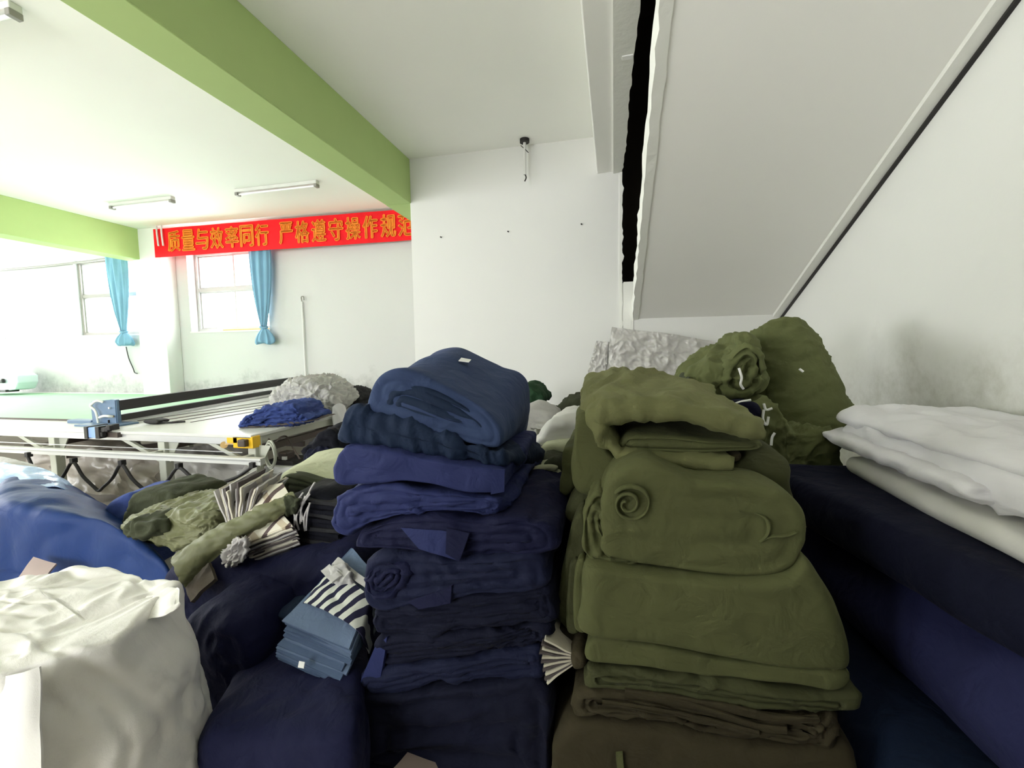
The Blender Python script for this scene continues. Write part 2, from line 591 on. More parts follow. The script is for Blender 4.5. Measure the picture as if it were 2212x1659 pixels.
M['floor'] = paint('worn_concrete', (.70, .66, .60, 1), .8, bump=.2, var=.15)
M['green'] = paint('lime_green_paint', (.44, .58, .23, 1), .75, var=.03)
M['metal_w'] = paint('white_enamel', (0.663, 0.663, 0.6375, 1), .35)
M['machine'] = paint('pale_blue_white_enamel', (.62, .68, .74, 1), .4)
M['metal_g'] = paint('grey_green_steel', (.52, .53, .46, 1), .45)
M['dark'] = paint('black_anodised', (.028, .026, .027, 1), .35)
M['brown'] = paint('brown_steel', (.08, .06, .05, 1), .5)
M['alu'] = paint('brushed_aluminium', (.75, .75, .76, 1), .3, .6)
M['plate'] = paint('blue_grey_enamel', (.13, .20, .31, 1), .35)
M['motor'] = paint('pale_blue_enamel', (.27, .42, .75, 1), .4)
M['yellow'] = paint('yellow_plastic', (.85, .50, .02, 1), .4)
M['red'] = paint('red_indicator', (.8, .05, .03, 1), .4)
M['rubber'] = paint('black_rubber', (.02, .018, .018, 1), .6)
M['hose'] = paint('clear_hose', (.72, .74, .68, 1), .3)
M['belt'] = paint('pale_green_belt', (.33, .58, .36, 1), .6, var=.08)
M['banner'] = cloth('red_banner_cloth', (.78, .006, .012, 1), .6, .1, .15, 5)
M['gold'] = paint('orange_print', (.95, .27, .012, 1), .6)
M['alu_frame'] = paint('window_aluminium', (.45, .45, .44, 1), .45, .3)
M['frame_dark'] = paint('weathered_window_frame', (.30, .28, .26, 1), .6)
M['wood'] = paint('raw_wood', (.62, .42, .18, 1), .7)
M['glass'] = glass('window_glass')
M['curtain'] = cloth('sky_blue_curtain', (.19, .36, .50, 1), .8, .2, .2, 14, stretch=(6, 6, .6))
M['lamp'] = paint('lamp_batten_white', (.62, .62, .60, 1), .4)
M['lampdark'] = paint('lamp_batten_edge', (.25, .24, .22, 1), .5)
M['tubeglass'] = paint('fluorescent_tube', (.85, .85, .85, 1), .2)
M['yellow_wall'] = paint('pale_yellow_paint', (.78, .76, .50, 1), .7)
# cloths
M['navy'] = cloth('navy_cotton', (0.005426, 0.008141, 0.0312, 1), .8, .25)
M['navy2'] = cloth('navy_cotton_dull', (0.003182, 0.004376, 0.01691, 1), .85, .2)
M['navy3'] = cloth('navy_cotton_royal', (0.004638, 0.006029, 0.0313, 1), .8, .2)
M['navy_r'] = cloth('navy_violet_cotton', (0.0195, 0.0225, 0.07875, 1), .85, .25)
M['navyteal'] = cloth('navy_cotton_teal', (0.007273, 0.01636, 0.04181, 1), .8, .2)
M['steelblue'] = cloth('steel_blue_cotton', (0.02575, 0.04292, 0.103, 1), .8, .25)
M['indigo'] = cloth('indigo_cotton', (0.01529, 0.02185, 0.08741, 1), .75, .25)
M['black'] = cloth('black_navy_cotton', (0.002611, 0.002938, 0.007181, 1), .85, .15)
M['olive'] = cloth('olive_twill', (0.08635, 0.09215, 0.03742, 1), .85, .2)
M['olive2'] = cloth('olive_twill_dull', (0.05299, 0.05622, 0.02396, 1), .85, .2)
M['olive3'] = cloth('olive_quilt', (0.1325, 0.1366, 0.05796, 1), .8, .25)
M['olive_s'] = cloth('shiny_olive_cotton', (.13, .135, .065, 1), .55, .1, .35, 8, spec=.35)
M['olive_d'] = cloth('dark_olive_cotton', (0.0396, 0.04464, 0.02448, 1), .85, .15)
M['olive_g'] = cloth('forest_olive_cotton', (.108, .120, .048, 1), .85, .2)
M['olive_b'] = cloth('brown_olive_cotton', (0.04309, 0.03519, 0.01867, 1), .85, .15)
M['forest'] = cloth('dark_green_cotton', (.020, .055, .025, 1), .85, .15)
M['sage'] = cloth('pale_sage_cotton', (0.408, 0.425, 0.289, 1), .85, .2)
M['white'] = cloth('white_cotton', (0.702, 0.693, 0.72, 1), .85, .1, .2)
M['cream'] = cloth('cream_cotton', (0.6512, 0.6424, 0.616, 1), .85, .1, .12)
M['grey_white'] = cloth('grey_white_cotton', (0.45, 0.441, 0.432, 1), .85, .1, .3, 14)
M['sackweave'] = cloth('white_woven_sack', (.76, .74, .70, 1), .55, 0, .35, 7, weave=.3, spec=.4)
M['bluefilm'] = cloth('blue_plastic_sheeting', (.013, .035, .135, 1), .5, 0, .3, 6, weave=0, spec=.12)
M['paleblue'] = film('pale_blue_film', (.35, .50, .80, 1), .8, .2)
M['clear'] = film('clear_plastic_film', (0.612, 0.595, 0.5695, 1), .72, .25)
M['clear2'] = film('dusty_plastic_film', (0.391, 0.3485, 0.306, 1), .8, .3)
M['denim'] = cloth('grey_blue_denim', (0.0765, 0.1125, 0.189, 1), .9, .1, .3, 20)
M['denim2'] = cloth('grey_blue_denim_light', (0.117, 0.162, 0.252, 1), .9, .1, .3, 20)
M['paper'] = paint('white_paper', (.85, .85, .83, 1), .7)
M['pink'] = paint('pinkish_card', (.36, .28, .26, 1), .8)
M['brownbag'] = cloth('brown_cloth', (.085, .07, .055, 1), .85, .1)
M['royal'] = cloth('royal_blue_cotton', (.035, .058, .20, 1), .8, .25, .35, 12)
M['charcoal'] = cloth('charcoal_cotton', (.022, .022, .024, 1), .85, .1)
M['sheetcream'] = cloth('cream_cut_cloth', (.62, .58, .48, 1), .9, .1)
M['sheetdark'] = cloth('brown_grey_cut_cloth', (.10, .085, .085, 1), .9, .1)
M['sheetwhite'] = cloth('grey_cut_cloth', (.45, .43, .42, 1), .9, .1)
M['plaid'] = striped('cream_brown_check', (.74, .70, .58, 1), (.12, .09, .085, 1), 9.0, (0, 0, .5), .24, (.75, .68, .6, 1), 11.0)
M['stripe'] = striped('navy_white_stripe', (.62, .64, .58, 1), (.022, .022, .05, 1), 20.0, (0, 0, .62), .5)

# ================================================================== THE ROOM
def wall_with_holes(name, axis, at, thick, a0, a1, z0, z1, holes, mat):
    """wall along x (axis 'x', at = inner y) or y (axis 'y', at = inner x) built of blocks round its openings, one mesh"""
    xs = sorted({a0, a1, *[h[0] for h in holes], *[h[1] for h in holes]})
    zs = sorted({z0, z1, *[h[2] for h in holes], *[h[3] for h in holes]})
    V, F, idx = [], [], {}

    def v(a, d, z):
        k = (round(a, 4), round(d, 4), round(z, 4))
        if k not in idx:
            idx[k] = len(V); V.append((a, d, z) if axis == 'x' else (d, a, z))
        return idx[k]
    solid = lambda i, j: 0 <= i < len(xs) - 1 and 0 <= j < len(zs) - 1 and not any(
        h[0] <= (xs[i] + xs[i + 1]) / 2 <= h[1] and h[2] <= (zs[j] + zs[j + 1]) / 2 <= h[3] for h in holes)
    o, p = at, at + thick
    for i in range(len(xs) - 1):
        for j in range(len(zs) - 1):
            if not solid(i, j):
                continue
            A, B, C, D = xs[i], xs[i + 1], zs[j], zs[j + 1]
            F.append((v(A, o, C), v(B, o, C), v(B, o, D), v(A, o, D)))
            F.append((v(A, p, C), v(A, p, D), v(B, p, D), v(B, p, C)))
            if not solid(i - 1, j): F.append((v(A, o, C), v(A, o, D), v(A, p, D), v(A, p, C)))
            if not solid(i + 1, j): F.append((v(B, o, C), v(B, p, C), v(B, p, D), v(B, o, D)))
            if not solid(i, j - 1): F.append((v(A, o, C), v(A, p, C), v(B, p, C), v(B, o, C)))
            if not solid(i, j + 1): F.append((v(A, o, D), v(B, o, D), v(B, p, D), v(A, p, D)))
    return struct(link_mesh(name, V, F, mat, smooth=False))


struct(box('floor', (XL - .3, YN - .3, -.15), (XR + .3, YF + .3, 0), M['floor']))
wall_with_holes('wall_far', 'x', YF, .26, XL, -2.28, 0, ZC, FAR_WINDOWS, M['wall_f'])
wall_with_holes('wall_left', 'y', XL, -.26, YN, YF, 0, ZC, LEFT_WINDOWS, M['wall'])
wall_with_holes('wall_near', 'x', YN, -.26, XL, XR, 0, ZC, NEAR_WINDOWS, M['wall_n'])
struct(box('wall_light_blocker', (-1.35, -.95, 0), (XR, -.8, 2.5), M['wall_d']))  # added unseen wall, keeps light from behind off the stack fronts
struct(box('wall_right', (XR, YN, 0), (XR + .25, YP + .3, ZC + 1.6), M['wall_r']))
# pier wall: a solid block from its left corner, a slot (x .067 - .135) open above z 2.23, and the wall under the stair
SL0, SL1 = .067, .20
o = box('wall_back', (-2.29, YP, 0), (SL0, YF + .2, ZC), M['wall'])
struct(o)
struct(box('wall_under_stair', (SL0, YP, 0), (XR, YP + .25, 2.23), M['wall']))
# ceiling: left field, and the strip above the stack up to the stair opening
struct(box('ceiling', (XL - .2, YN - .2, ZC), (SL0, YF + .2, ZC + .14), M['ceil']))
struct(box('ceiling_strip', (SL0, YN - .2, ZC), (XR + .2, .2, ZC + .14), M['ceil']))
# dark shaft above and behind the stair
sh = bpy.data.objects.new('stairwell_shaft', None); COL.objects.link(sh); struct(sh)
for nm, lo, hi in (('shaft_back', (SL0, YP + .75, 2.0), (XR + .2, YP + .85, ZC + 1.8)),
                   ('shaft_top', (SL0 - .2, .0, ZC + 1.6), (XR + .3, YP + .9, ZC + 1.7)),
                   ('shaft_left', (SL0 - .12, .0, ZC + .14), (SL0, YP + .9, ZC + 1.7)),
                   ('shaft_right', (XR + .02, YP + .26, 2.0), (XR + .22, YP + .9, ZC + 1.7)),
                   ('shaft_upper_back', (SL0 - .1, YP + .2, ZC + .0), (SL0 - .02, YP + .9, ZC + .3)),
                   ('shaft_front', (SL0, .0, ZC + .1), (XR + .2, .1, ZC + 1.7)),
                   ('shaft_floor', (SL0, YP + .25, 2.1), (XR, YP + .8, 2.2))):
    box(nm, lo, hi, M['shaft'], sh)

# stair: sloping slab rising towards the camera, with a plastered lip along its open side
SLOPE = (2.96 - 1.855) / (4.87 - 2.37)


def zs(y):
    return 1.855 + SLOPE * (YP - y)


st = bpy.data.objects.new('staircase', None); COL.objects.link(st); struct(st)
XS = .205
sl = [(XS, YP, zs(YP)), (XS, .35, zs(.35)), (XS, .35, zs(.35) + .2), (XS, YP, zs(YP) + .2)]
prism('stair_slab', sl, (XR - XS, 0, 0), M['soffit'], st)
# lip: a rough strip hanging a little below the soffit along the open edge
n = 60
V, F = [], []
rnd = np.random.RandomState(3)
for i in range(n + 1):
    y = YP - .003 - i / n * (YP - .5); j = rnd.normal(0, .004, 4)
    up = .17 + .05 * math.sin(i * .55) * .25 + rnd.normal(0, .006)
    V += [(XS - .012 + j[0], y, zs(y) - .018 + j[1] * .5), (XS + .045 + j[2], y, zs(y) - .012), (XS + .03, y, zs(y) + up), (XS - .02 + j[3], y, zs(y) + up)]
for i in range(n):
    for k in range(4):
        a = i * 4; F.append((a + k, a + (k + 1) % 4, a + 4 + (k + 1) % 4, a + 4 + k))
F += [(0, 1, 2, 3), (n * 4, n * 4 + 1, n * 4 + 2, n * 4 + 3)]
link_mesh('plaster_lip', V, F, M['edge'], st, smooth=False)
# stringer trim against the right wall and a black strip painted in for its shadow gap
tr = struct(prism('trim_1', [(XR - .085, YP - .002, zs(YP - .002) - .03), (XR - .085, .35, zs(.35) - .03), (XR - .085, .35, zs(.35) + .02), (XR - .085, YP - .002, zs(YP - .002) + .02)], (.065, 0, 0), M['edge']))
tr2 = struct(prism('shadow_gap_strip', [(XR - .02, YP - .002, zs(YP - .002) - .045), (XR - .02, .35, zs(.35) - .045), (XR - .02, .35, zs(.35) + .02), (XR - .02, YP - .002, zs(YP - .002) + .02)], (.0199, 0, 0), M['rubber']))
# chipped plaster edges of the slot
V, F = [], []
zz = np.linspace(1.75, 3.36, 50)
for i, z in enumerate(zz):
    w = .012 + .02 * max(0, math.sin(i * .9)) * rnd.rand() + rnd.rand() * .008
    V += [(SL0 - .012, YP - .012, z), (SL0 + w, YP - .012, z), (SL0 + w, YP + .05, z), (SL0 - .012, YP + .05, z)]
for i in range(len(zz) - 1):
    for k in range(4):
        a = i * 4; F.append((a + k, a + (k + 1) % 4, a + 4 + (k + 1) % 4, a + 4 + k))
F += [(0, 1, 2, 3), tuple(range(len(V) - 4, len(V)))]
struct(link_mesh('trim_3', V, F, M['edge'], smooth=False))
struct(box('trim_4', (SL0 + .03, YP - .01, 1.7), (.2, YP + .01, 2.24), M['edge']))

# beams
b1 = struct(box('green_beam', (-2.59, YN, 3.25), (-2.28, YP, ZC), M['green'], bev=.008), 'big lime green ceiling beam running over the middle of the room', 'beam')
b1b = struct(box('green_beam', (-2.59, YP, 3.25), (-2.2905, YF, ZC), M['green']), 'lime green beam end running past the white pier wall', 'beam')
b2 = struct(box('green_beam', (-8.37, YN, 3.22), (-8.05, YF, ZC), M['green'], bev=.008), 'smaller lime green beam ending at the far pillar', 'beam')
b3 = struct(box('white_beam', (-.175, .2, 3.37), (SL0 - .002, YP, ZC), M['soffit'], bev=.01), 'short white beam beside the dark stair slot', 'beam')
# chipped right edge of the white beam
V, F = [], []
ys = np.linspace(YP - .01, .6, 70)
for i, y in enumerate(ys):
    w = .012 + .014 * rnd.rand() * rnd.rand() + .012 * math.sin(i * .13) ** 2 + .05 * (YP - y) / 3
    V += [(SL0 - .075, y, 3.352), (SL0 + w, y, 3.356), (SL0 + w * .8, y, 3.42), (SL0 - .075, y, 3.42)]
for i in range(len(ys) - 1):
    for k in range(4):
        a = i * 4; F.append((a + k, a + (k + 1) % 4, a + 4 + (k + 1) % 4, a + 4 + k))
F += [(0, 1, 2, 3), tuple(range(len(V) - 4, len(V)))]
link_mesh('chipped_edge', V, F, M['edge'], b3, smooth=False)
struct(box('pillar', (-8.2, 6.23, 0), (-7.6, YF, ZC), M['wall'], bev=.01))
struct(box('trim_5', (-4.3, YF - .012, 0), (-2.3, YF, .80), M['yellow_wall']))
# pipe above the left window and conduit on the far wall
o = tube('wall_pipe', [(-14, YF - .03, 3.27), (-11.9, YF - .03, 3.285), (-10.9, YF - .03, 3.29), (-10.05, YF - .03, 3.31), (-8.6, YF - .04, 3.36)], .02, M['lampdark'])
tag(o, 'thin grey pipe running along the far wall above the left window', 'pipe')

# ------------------------------------------------------------------ windows
def window(name, x0, x1, z0, z1, y, fm):
    w = bpy.data.objects.new(name, None); COL.objects.link(w); struct(w)
    t = .05
    zm = z0 + (z1 - z0) * .53
    xm = (x0 + x1) / 2
    fr = box('window_frame', (x0, y, z0), (x0 + t, y + .06, z1), fm, w)
    for lo, hi in (((x1 - t, y, z0), (x1, y + .06, z1)), ((x0 + t, y, z0), (x1 - t, y + .06, z0 + t)), ((x0 + t, y, z1 - t), (x1 - t, y + .06, z1)),
                   ((x0 + t, y + .005, zm - .03), (x1 - t, y + .055, zm + .03))):
        box('frame_bar', lo, hi, fm, w)
    for (a, b, c, d) in ((x0 + t, xm, z0 + t, zm - .03), (xm, x1 - t, z0 + t, zm - .03), (x0 + t, xm, zm + .03, z1 - t), (xm, x1 - t, zm + .03, z1 - t)):
        s = .025; yo = .012 if a > x0 + .1 else .03
        q = bpy.data.objects.new('sash', None); COL.objects.link(q); q.parent = w
        for lo, hi in (((a, y + yo, c), (a + s, y + yo + .018, d)), ((b - s, y + yo, c), (b, y + yo + .018, d)),
                       ((a + s, y + yo, c), (b - s, y + yo + .018, c + s)), ((a + s, y + yo, d - s), (b - s, y + yo + .018, d))):
            box('sash_bar', lo, hi, M['alu_frame'], q)
        box('glass_pane', (a + s, y + yo + .006, c + s), (b - s, y + yo + .010, d - s), M['glass'], q)
    box('window_sill', (x0 - .02, YF - .012, z0 - .025), (x1 + .02, y + .06, z0), M['wall'], w)
    return w


w1 = window('window_1', -7.355, -5.725, 1.962, 3.358, YF + .15, M['alu_frame'])
box('sill_board', (-6.7, YF + .02, 1.962), (-5.8, YF + .12, 1.985), M['wood'], w1)
w2 = window('window_2', -9.995, -8.455, 1.952, 3.358, YF + .06, M['frame_dark'])
w3 = window('window_3', -13.595, -12.005, 1.952, 3.358, YF + .06, M['frame_dark'])


# ------------------------------------------------------------------ tied curtains
def curtain(label, xt0, xt1, ztop, xk, zk, zb, y, seed, group):
    root = empty('tied_curtain', ((xt0 + xt1) / 2, y, zb), label, 'curtain', group)
    n, m = 90, 26
    V, F = [], []
    for i in range(m + 1):
        t = i / m; z = ztop + (zk - ztop) * t
        g = min(1, t ** 2.2)
        cx = (xt0 + xt1) / 2 * (1 - g) + xk * g; hw = (xt1 - xt0) / 2 * (1 - g) + .045 * g
        for j in range(n):
            a = 2 * math.pi * j / n
            fold = .024 * (1 - .5 * g) * math.cos(a * 9 + 1.3 * math.sin(t * 3 + seed)) + .01 * math.sin(a * 17 + seed)
            V.append((cx + hw * math.cos(a), y + (.055 + fold * .9) * math.sin(a) * (1 - .3 * g), z))
    for i in range(m):
        for j in range(n):
            k = (j + 1) % n; F.append((i * n + j, i * n + k, (i + 1) * n + k, (i + 1) * n + j))
    F += [tuple(range(n)), tuple(range(m * n, m * n + n))]
    adopt(link_mesh('curtain_cloth', V, F, M['curtain']), root)
    V, F = [], []
    m = 14
    for i in range(m + 1):
        t = i / m; z = zk + (zb - zk) * t
        hw = .035 + .14 * math.sin(min(1, t * 1.1) * math.pi / 2)
        if t > .9: hw *= 1 - (t - .9) * 1.5
        for j in range(n):
            a = 2 * math.pi * j / n
            V.append((xk + .01 + hw * math.cos(a) * (1 + .1 * math.cos(a * 7 + seed)), y + hw * .55 * math.sin(a) * (1 + .2 * math.cos(a * 8)), z + .02 * math.sin(a * 3 + seed) * t))
    for i in range(m):
        for j in range(n):
            k = (j + 1) % n; F.append((i * n + j, i * n + k, (i + 1) * n + k, (i + 1) * n + j))
    F += [tuple(range(n)), tuple(range(m * n, m * n + n))]
    adopt(link_mesh('curtain_tail', V, F, M['curtain']), root)
    ring = [(xk + .05 * math.cos(a), y + .045 * math.sin(a), zk - .005 + .01 * math.sin(2 * a)) for a in np.linspace(0, 2 * math.pi, 13)]
    adopt(tube('curtain_knot', ring, .02, M['curtain']), root)
    return root


curtain('sky blue curtain knotted near its bottom beside the right window under the red banner', -5.92, -5.50, 3.30, -5.72, 1.99, 1.72, YF - .13, .4, 'tied blue curtains')
curtain('sky blue curtain knotted near its bottom hanging over the left window beside the pillar', -9.0, -8.50, 3.40, -8.72, 1.99, 1.75, YF - .14, 2.1, 'tied blue curtains')
o = tube('hanging_cord', [(-8.83, YF - .04, 1.72), (-8.80, YF - .03, 1.5), (-8.72, YF - .03, 1.32), (-8.69, YF - .03, 1.24), (-8.63, YF - .03, 1.22)], .009, M['dark'])
o.name = 'thin_wire'; tag(o, 'thin dark cord dangling on the wall below the left knotted curtain', 'cord')

# ------------------------------------------------------------------ banner
A = np.array([-7.66, 6.195, 0]); B = np.array([-2.5, 6.40, 0])
bz0 = (3.22, 3.695); bz1 = (3.235, 3.70)
root = empty('hanging_banner', (A + B) / 2 + np.array([0, 0, 3.2]), 'long red cloth banner with orange Chinese characters hung below the ceiling', 'banner')
ctrl = []
for v in np.linspace(1, 0, 5):
    row = []
    for u in np.linspace(0, 1, 22):
        p = A * (1 - u) + B * u
        zl = bz0[0] * (1 - u) + bz1[0] * u; zh = bz0[1] * (1 - u) + bz1[1] * u
        row.append((p[0], p[1] - .006 + .006 * math.sin(u * 40), zl + (zh - zl) * v))
    ctrl.append(row)
bn = grid_sheet('banner_cloth', ctrl, M['banner'], None, sub=3, th=.004); adopt(bn, root)
cloth_dir = (B - A) / np.linalg.norm(B - A)


def lettering(txt, u_px0, u_px1, name):
    """characters printed on the banner, one font object placed just in front of the cloth"""
    cu = bpy.data.curves.new(name, 'FONT'); cu.body = txt; cu.size = 1; cu.extrude = .002; cu.offset = .0
    cu.align_x = 'LEFT'; cu.materials.append(M['gold'])
    o = bpy.data.objects.new(name, cu); COL.objects.link(o)
    bpy.context.view_layer.update()
    d = o.dimensions.copy()
    return o, cu


def place_text(txt, x0, x1, zc, hgt):
    o, cu = lettering(txt, 0, 0, 'banner_lettering')
    bb = [Vector(c) for c in o.bound_box]
    mnx = min(c.x for c in bb); mxx = max(c.x for c in bb); mny = min(c.y for c in bb); mxy = max(c.y for c in bb)
    sx = (x1 - x0) / cloth_dir[0] / (mxx - mnx); sy = hgt / (mxy - mny)
    ang = math.atan2(cloth_dir[1], cloth_dir[0])
    t0 = (x0 - A[0]) / cloth_dir[0]
    base = A + cloth_dir * t0 + np.array([cloth_dir[1], -cloth_dir[0], 0]) * .022
    o.matrix_world = Matrix.Translation((base[0], base[1], zc - hgt / 2)) @ Matrix.Rotation(ang, 4, 'Z') @ Matrix.Rotation(math.pi / 2, 4, 'X') @ Matrix.Diagonal((sx, sy, 1, 1)) @ Matrix.Translation((-mnx, -mny, 0))
    mwo = o.matrix_world.copy()
    me = bpy.data.meshes.new_from_object(o.evaluated_get(bpy.context.evaluated_depsgraph_get()))
    bm = bmesh.new(); bm.from_mesh(me); bm.transform(mwo)
    g0 = bm.verts[:] + bm.edges[:] + bm.faces[:]
    for dx, dz in ((.011, 0.), (.022, 0.), (.011, .008), (.011, -.008)):
        d_ = bmesh.ops.duplicate(bm, geom=g0)
        bmesh.ops.translate(bm, verts=[v for v in d_['geom'] if isinstance(v, bmesh.types.BMVert)], vec=(cloth_dir[0] * dx, cloth_dir[1] * dx, dz))
    bm.to_mesh(me); bm.free(); me.name = 'banner_character'
    bpy.data.objects.remove(o)
    c = bpy.data.objects.new('banner_character', me); COL.objects.link(c)
    return adopt(c, root)


TXT = [('质', 374), ('量', 405), ('与', 435), ('效', 467), ('率', 500), ('同', 532), ('行', 565), ('严', 617), ('格', 652), ('遵', 688),
       ('守', 725), ('操', 762), ('作', 799), ('规', 838), ('范', 876)]
for ch, px in TXT:
    xc = P(px, 515, 6.23)[0]
    for _ in range(5):
        yb = A[1] + (xc - A[0]) * cloth_dir[1] / cloth_dir[0] - .02
        xc = P(px, 515, yb)[0]
    place_text(ch, xc - .118, xc + .118, 3.468, .335)
for i, xx in enumerate((-7.56, -7.46)):
    o = tube('wall_strap', [(xx, 6.17, 3.74), (xx + .005, 6.165, 3.6), (xx + .02, 6.165, 3.40)], .014, M['metal_w'], smooth_path=True)
    tag(o, ('left' if i == 0 else 'right') + ' one of the two white straps over the banner end at the pillar', 'strap', 'white straps over the banner end')

# ------------------------------------------------------------------ ceiling lamps
for x0, x1, y, lab in ((-7.06, -5.95, 5.12, 'fluorescent batten lamp on the ceiling above the cutting table, nearer the smaller beam'),
                       (-4.92, -3.68, 5.14, 'fluorescent batten lamp on the ceiling nearer the big green beam'),
                       (-4.9, -3.62, 2.17, 'fluorescent batten lamp cut off at the upper left edge of the picture')):
    root = empty('batten_lamp', ((x0 + x1) / 2, y, ZC), lab, 'lamp', 'ceiling batten lamps')
    adopt(box('lamp_housing', (x0, y - .035, ZC - .045), (x1, y + .035, ZC - .001), M['lamp'], bev=.006), root)
    adopt(tube('lamp_tube', [(x0 + .04, y, ZC - .065), (x1 - .04, y, ZC - .065)], .013, M['tubeglass'], smooth_path=False), root)
    for xx in (x0 + .02, x1 - .02):
        adopt(box('end_cap', (xx - .02, y - .036, ZC - .085), (xx + .02, y + .036, ZC - .044), M['lampdark'], bev=.004), root)

# lamp fitting hanging at the pier wall
pt = P(1133, 295, YP - .14)
root = empty('ceiling_socket', (pt[0], pt[1], ZC), 'dark ceiling rose with a white drop tube and a loose wire by the pier wall', 'light fitting')
adopt(tube('ceiling_rose', [(pt[0], pt[1], ZC), (pt[0], pt[1], ZC - .035)], .05, M['rubber'], ns=16, smooth_path=False), root)
adopt(tube('drop_tube', [(pt[0], pt[1], ZC - .03), (pt[0], pt[1], ZC - .36)], .016, M['metal_w'], smooth_path=False), root)
adopt(tube('bare_wire', [(pt[0], pt[1], ZC - .35), (pt[0] + .012, pt[1], ZC - .39), (pt[0] - .004, pt[1], ZC - .425)], .007, M['rubber']), root)
adopt(tube('side_wire', [(pt[0] - .04, pt[1], ZC - .06), (pt[0], pt[1] - .01, ZC - .10), (pt[0] + .04, pt[1], ZC - .14)], .004, M['rubber']), root)

# pole with hook on the far wall
root = empty('wall_pole', (-5.04, YF - .03, .9), 'thin white pole with a small hook standing against the far wall', 'pole')
adopt(tube('pole_shaft', [(-5.02, YF - .05, .90), (-5.035, YF - .03, 2.40)], .016, M['lamp'], smooth_path=False), root)
adopt(tube('pole_hook', [(-5.035, YF - .03, 2.38), (-5.03, YF - .05, 2.47), (-4.99, YF - .05, 2.475), (-4.98, YF - .05, 2.42)], .009, M['lampdark']), root)
# marks on the walls: small pegs and nails
o = box('wall_bracket', P(1351, 113, 3.0) - .02, P(1360, 128, 3.0) + np.array([.02, .02, .01]), M['paper']); tag(o, 'tiny white bracket on the chipped edge of the white beam', 'bracket')
for i, (px, py, lab) in enumerate(((953, 512, 'small dark nail in the pier wall, left one'), (1098, 500, 'small dark nail in the pier wall, middle one'), (1256, 484, 'small dark nail in the pier wall, right one under the smudge'))):
    q = P(px, py, YP); o = tube('wall_nail', [q + np.array([0, .02, 0]), q - np.array([0, .02, 0.004])], .008, M['rubber'], smooth_path=False); tag(o, lab, 'nail', 'nails in the pier wall')

# ================================================================== CUTTING TABLE
TX1, TY0, TY1, TZ = -3.04, 3.17, 6.38, .85
root = empty('cutting_table', (-6, 4.7, 0), 'long white cutting table with a pale green belt top and steel legs', 'table')
T = root
adopt(box('table_top', (-14, TY0, TZ - .03), (TX1, TY1, TZ), M['metal_w'], bev=.006), T)
adopt(box('apron', (-14, TY0 + .01, TZ - .09), (TX1 - .02, TY0 + .04, TZ - .03), M['alu'], bev=.004), T)
adopt(box('apron', (TX1 - .05, TY0 + .04, TZ - .10), (TX1 - .015, TY1 - .02, TZ - .03), M['metal_g'], bev=.004), T)
adopt(box('green_belt', (-13.9, 3.62, TZ), (-5.62, 6.30, TZ + .006), M['belt']), T)
adopt(box('belt_edge', (-13.9, 3.60, TZ), (-5.62, 3.62, TZ + .018), M['brown']), T)
adopt(box('rear_rim', (-13.9, 6.31, TZ), (TX1 - .3, 6.35, TZ + .02), M['metal_w']), T)
for x0, x1 in ((-4.74, -4.60), (-4.52, -4.40), (-4.98, -4.90), (-4.28, -4.20)):
    ln = bar('table_slot', (x0, 3.7, TZ + .002), (x1, 6.2, TZ + .002), .035 if x0 in (-4.74,) else .018, .006, M['brown']); adopt(ln, T)
for xl in (-8.0, -6.75, -5.42, -4.06, -3.07):
    for yl in (TY0 + .07, TY1 - .6):
        lg = box('leg', (xl - .04, yl - .04, 0), (xl + .04, yl + .04, TZ - .03), M['metal_g'], bev=.006); adopt(lg, T)
        if yl < 4:
            adopt(prism('gusset', [(xl + .04, yl, TZ - .10), (xl + .04, yl, TZ - .30), (xl + .16, yl, TZ - .10)], (0, .01, 0), M['metal_g']), T)
            adopt(bar('diagonal_brace', (xl - .48, yl - .02, TZ - .07), (xl - .03, yl - .02, TZ - .27), .03, .035, M['metal_g']), T)
    adopt(bar('cross_bar', (xl, TY0 + .1, .70), (xl, TY1 - .6, .70), .05, .06, M['brown']), T)
    adopt(bar('rail_bracket', (xl, 3.06, .66), (xl, TY0 + .07, .66), .04, .04, M['metal_g']), T)
for x0, y0, x1, y1, z in ((-9, 3.9, -3.1, 3.9, .62), (-9, 4.9, -3.1, 4.9, .60), (TX1 - .03, 3.25, TX1 - .03, 5.7, .42), (-5.4, 3.3, -4.06, 5.0, .55)):
    adopt(bar('lower_stretcher', (x0, y0, z), (x1, y1, z), .04, .05, M['brown']), T)
# guide rail along the front
rr = bar('guide_rail', (-14, 3.04, .665), (-2.815, 3.04, .665), .05, .055, M['metal_w']); adopt(rr, T)
adopt(bar('rail_groove', (-14, 3.012, .672), (-2.82, 3.012, .672), .006, .012, M['alu_frame']), T)
for s_ in (-1,):
    adopt(bar('tension_wire', (-14, 3.03, .735), (-3.0, 3.03, .735), .006, .006, M['alu']), T)
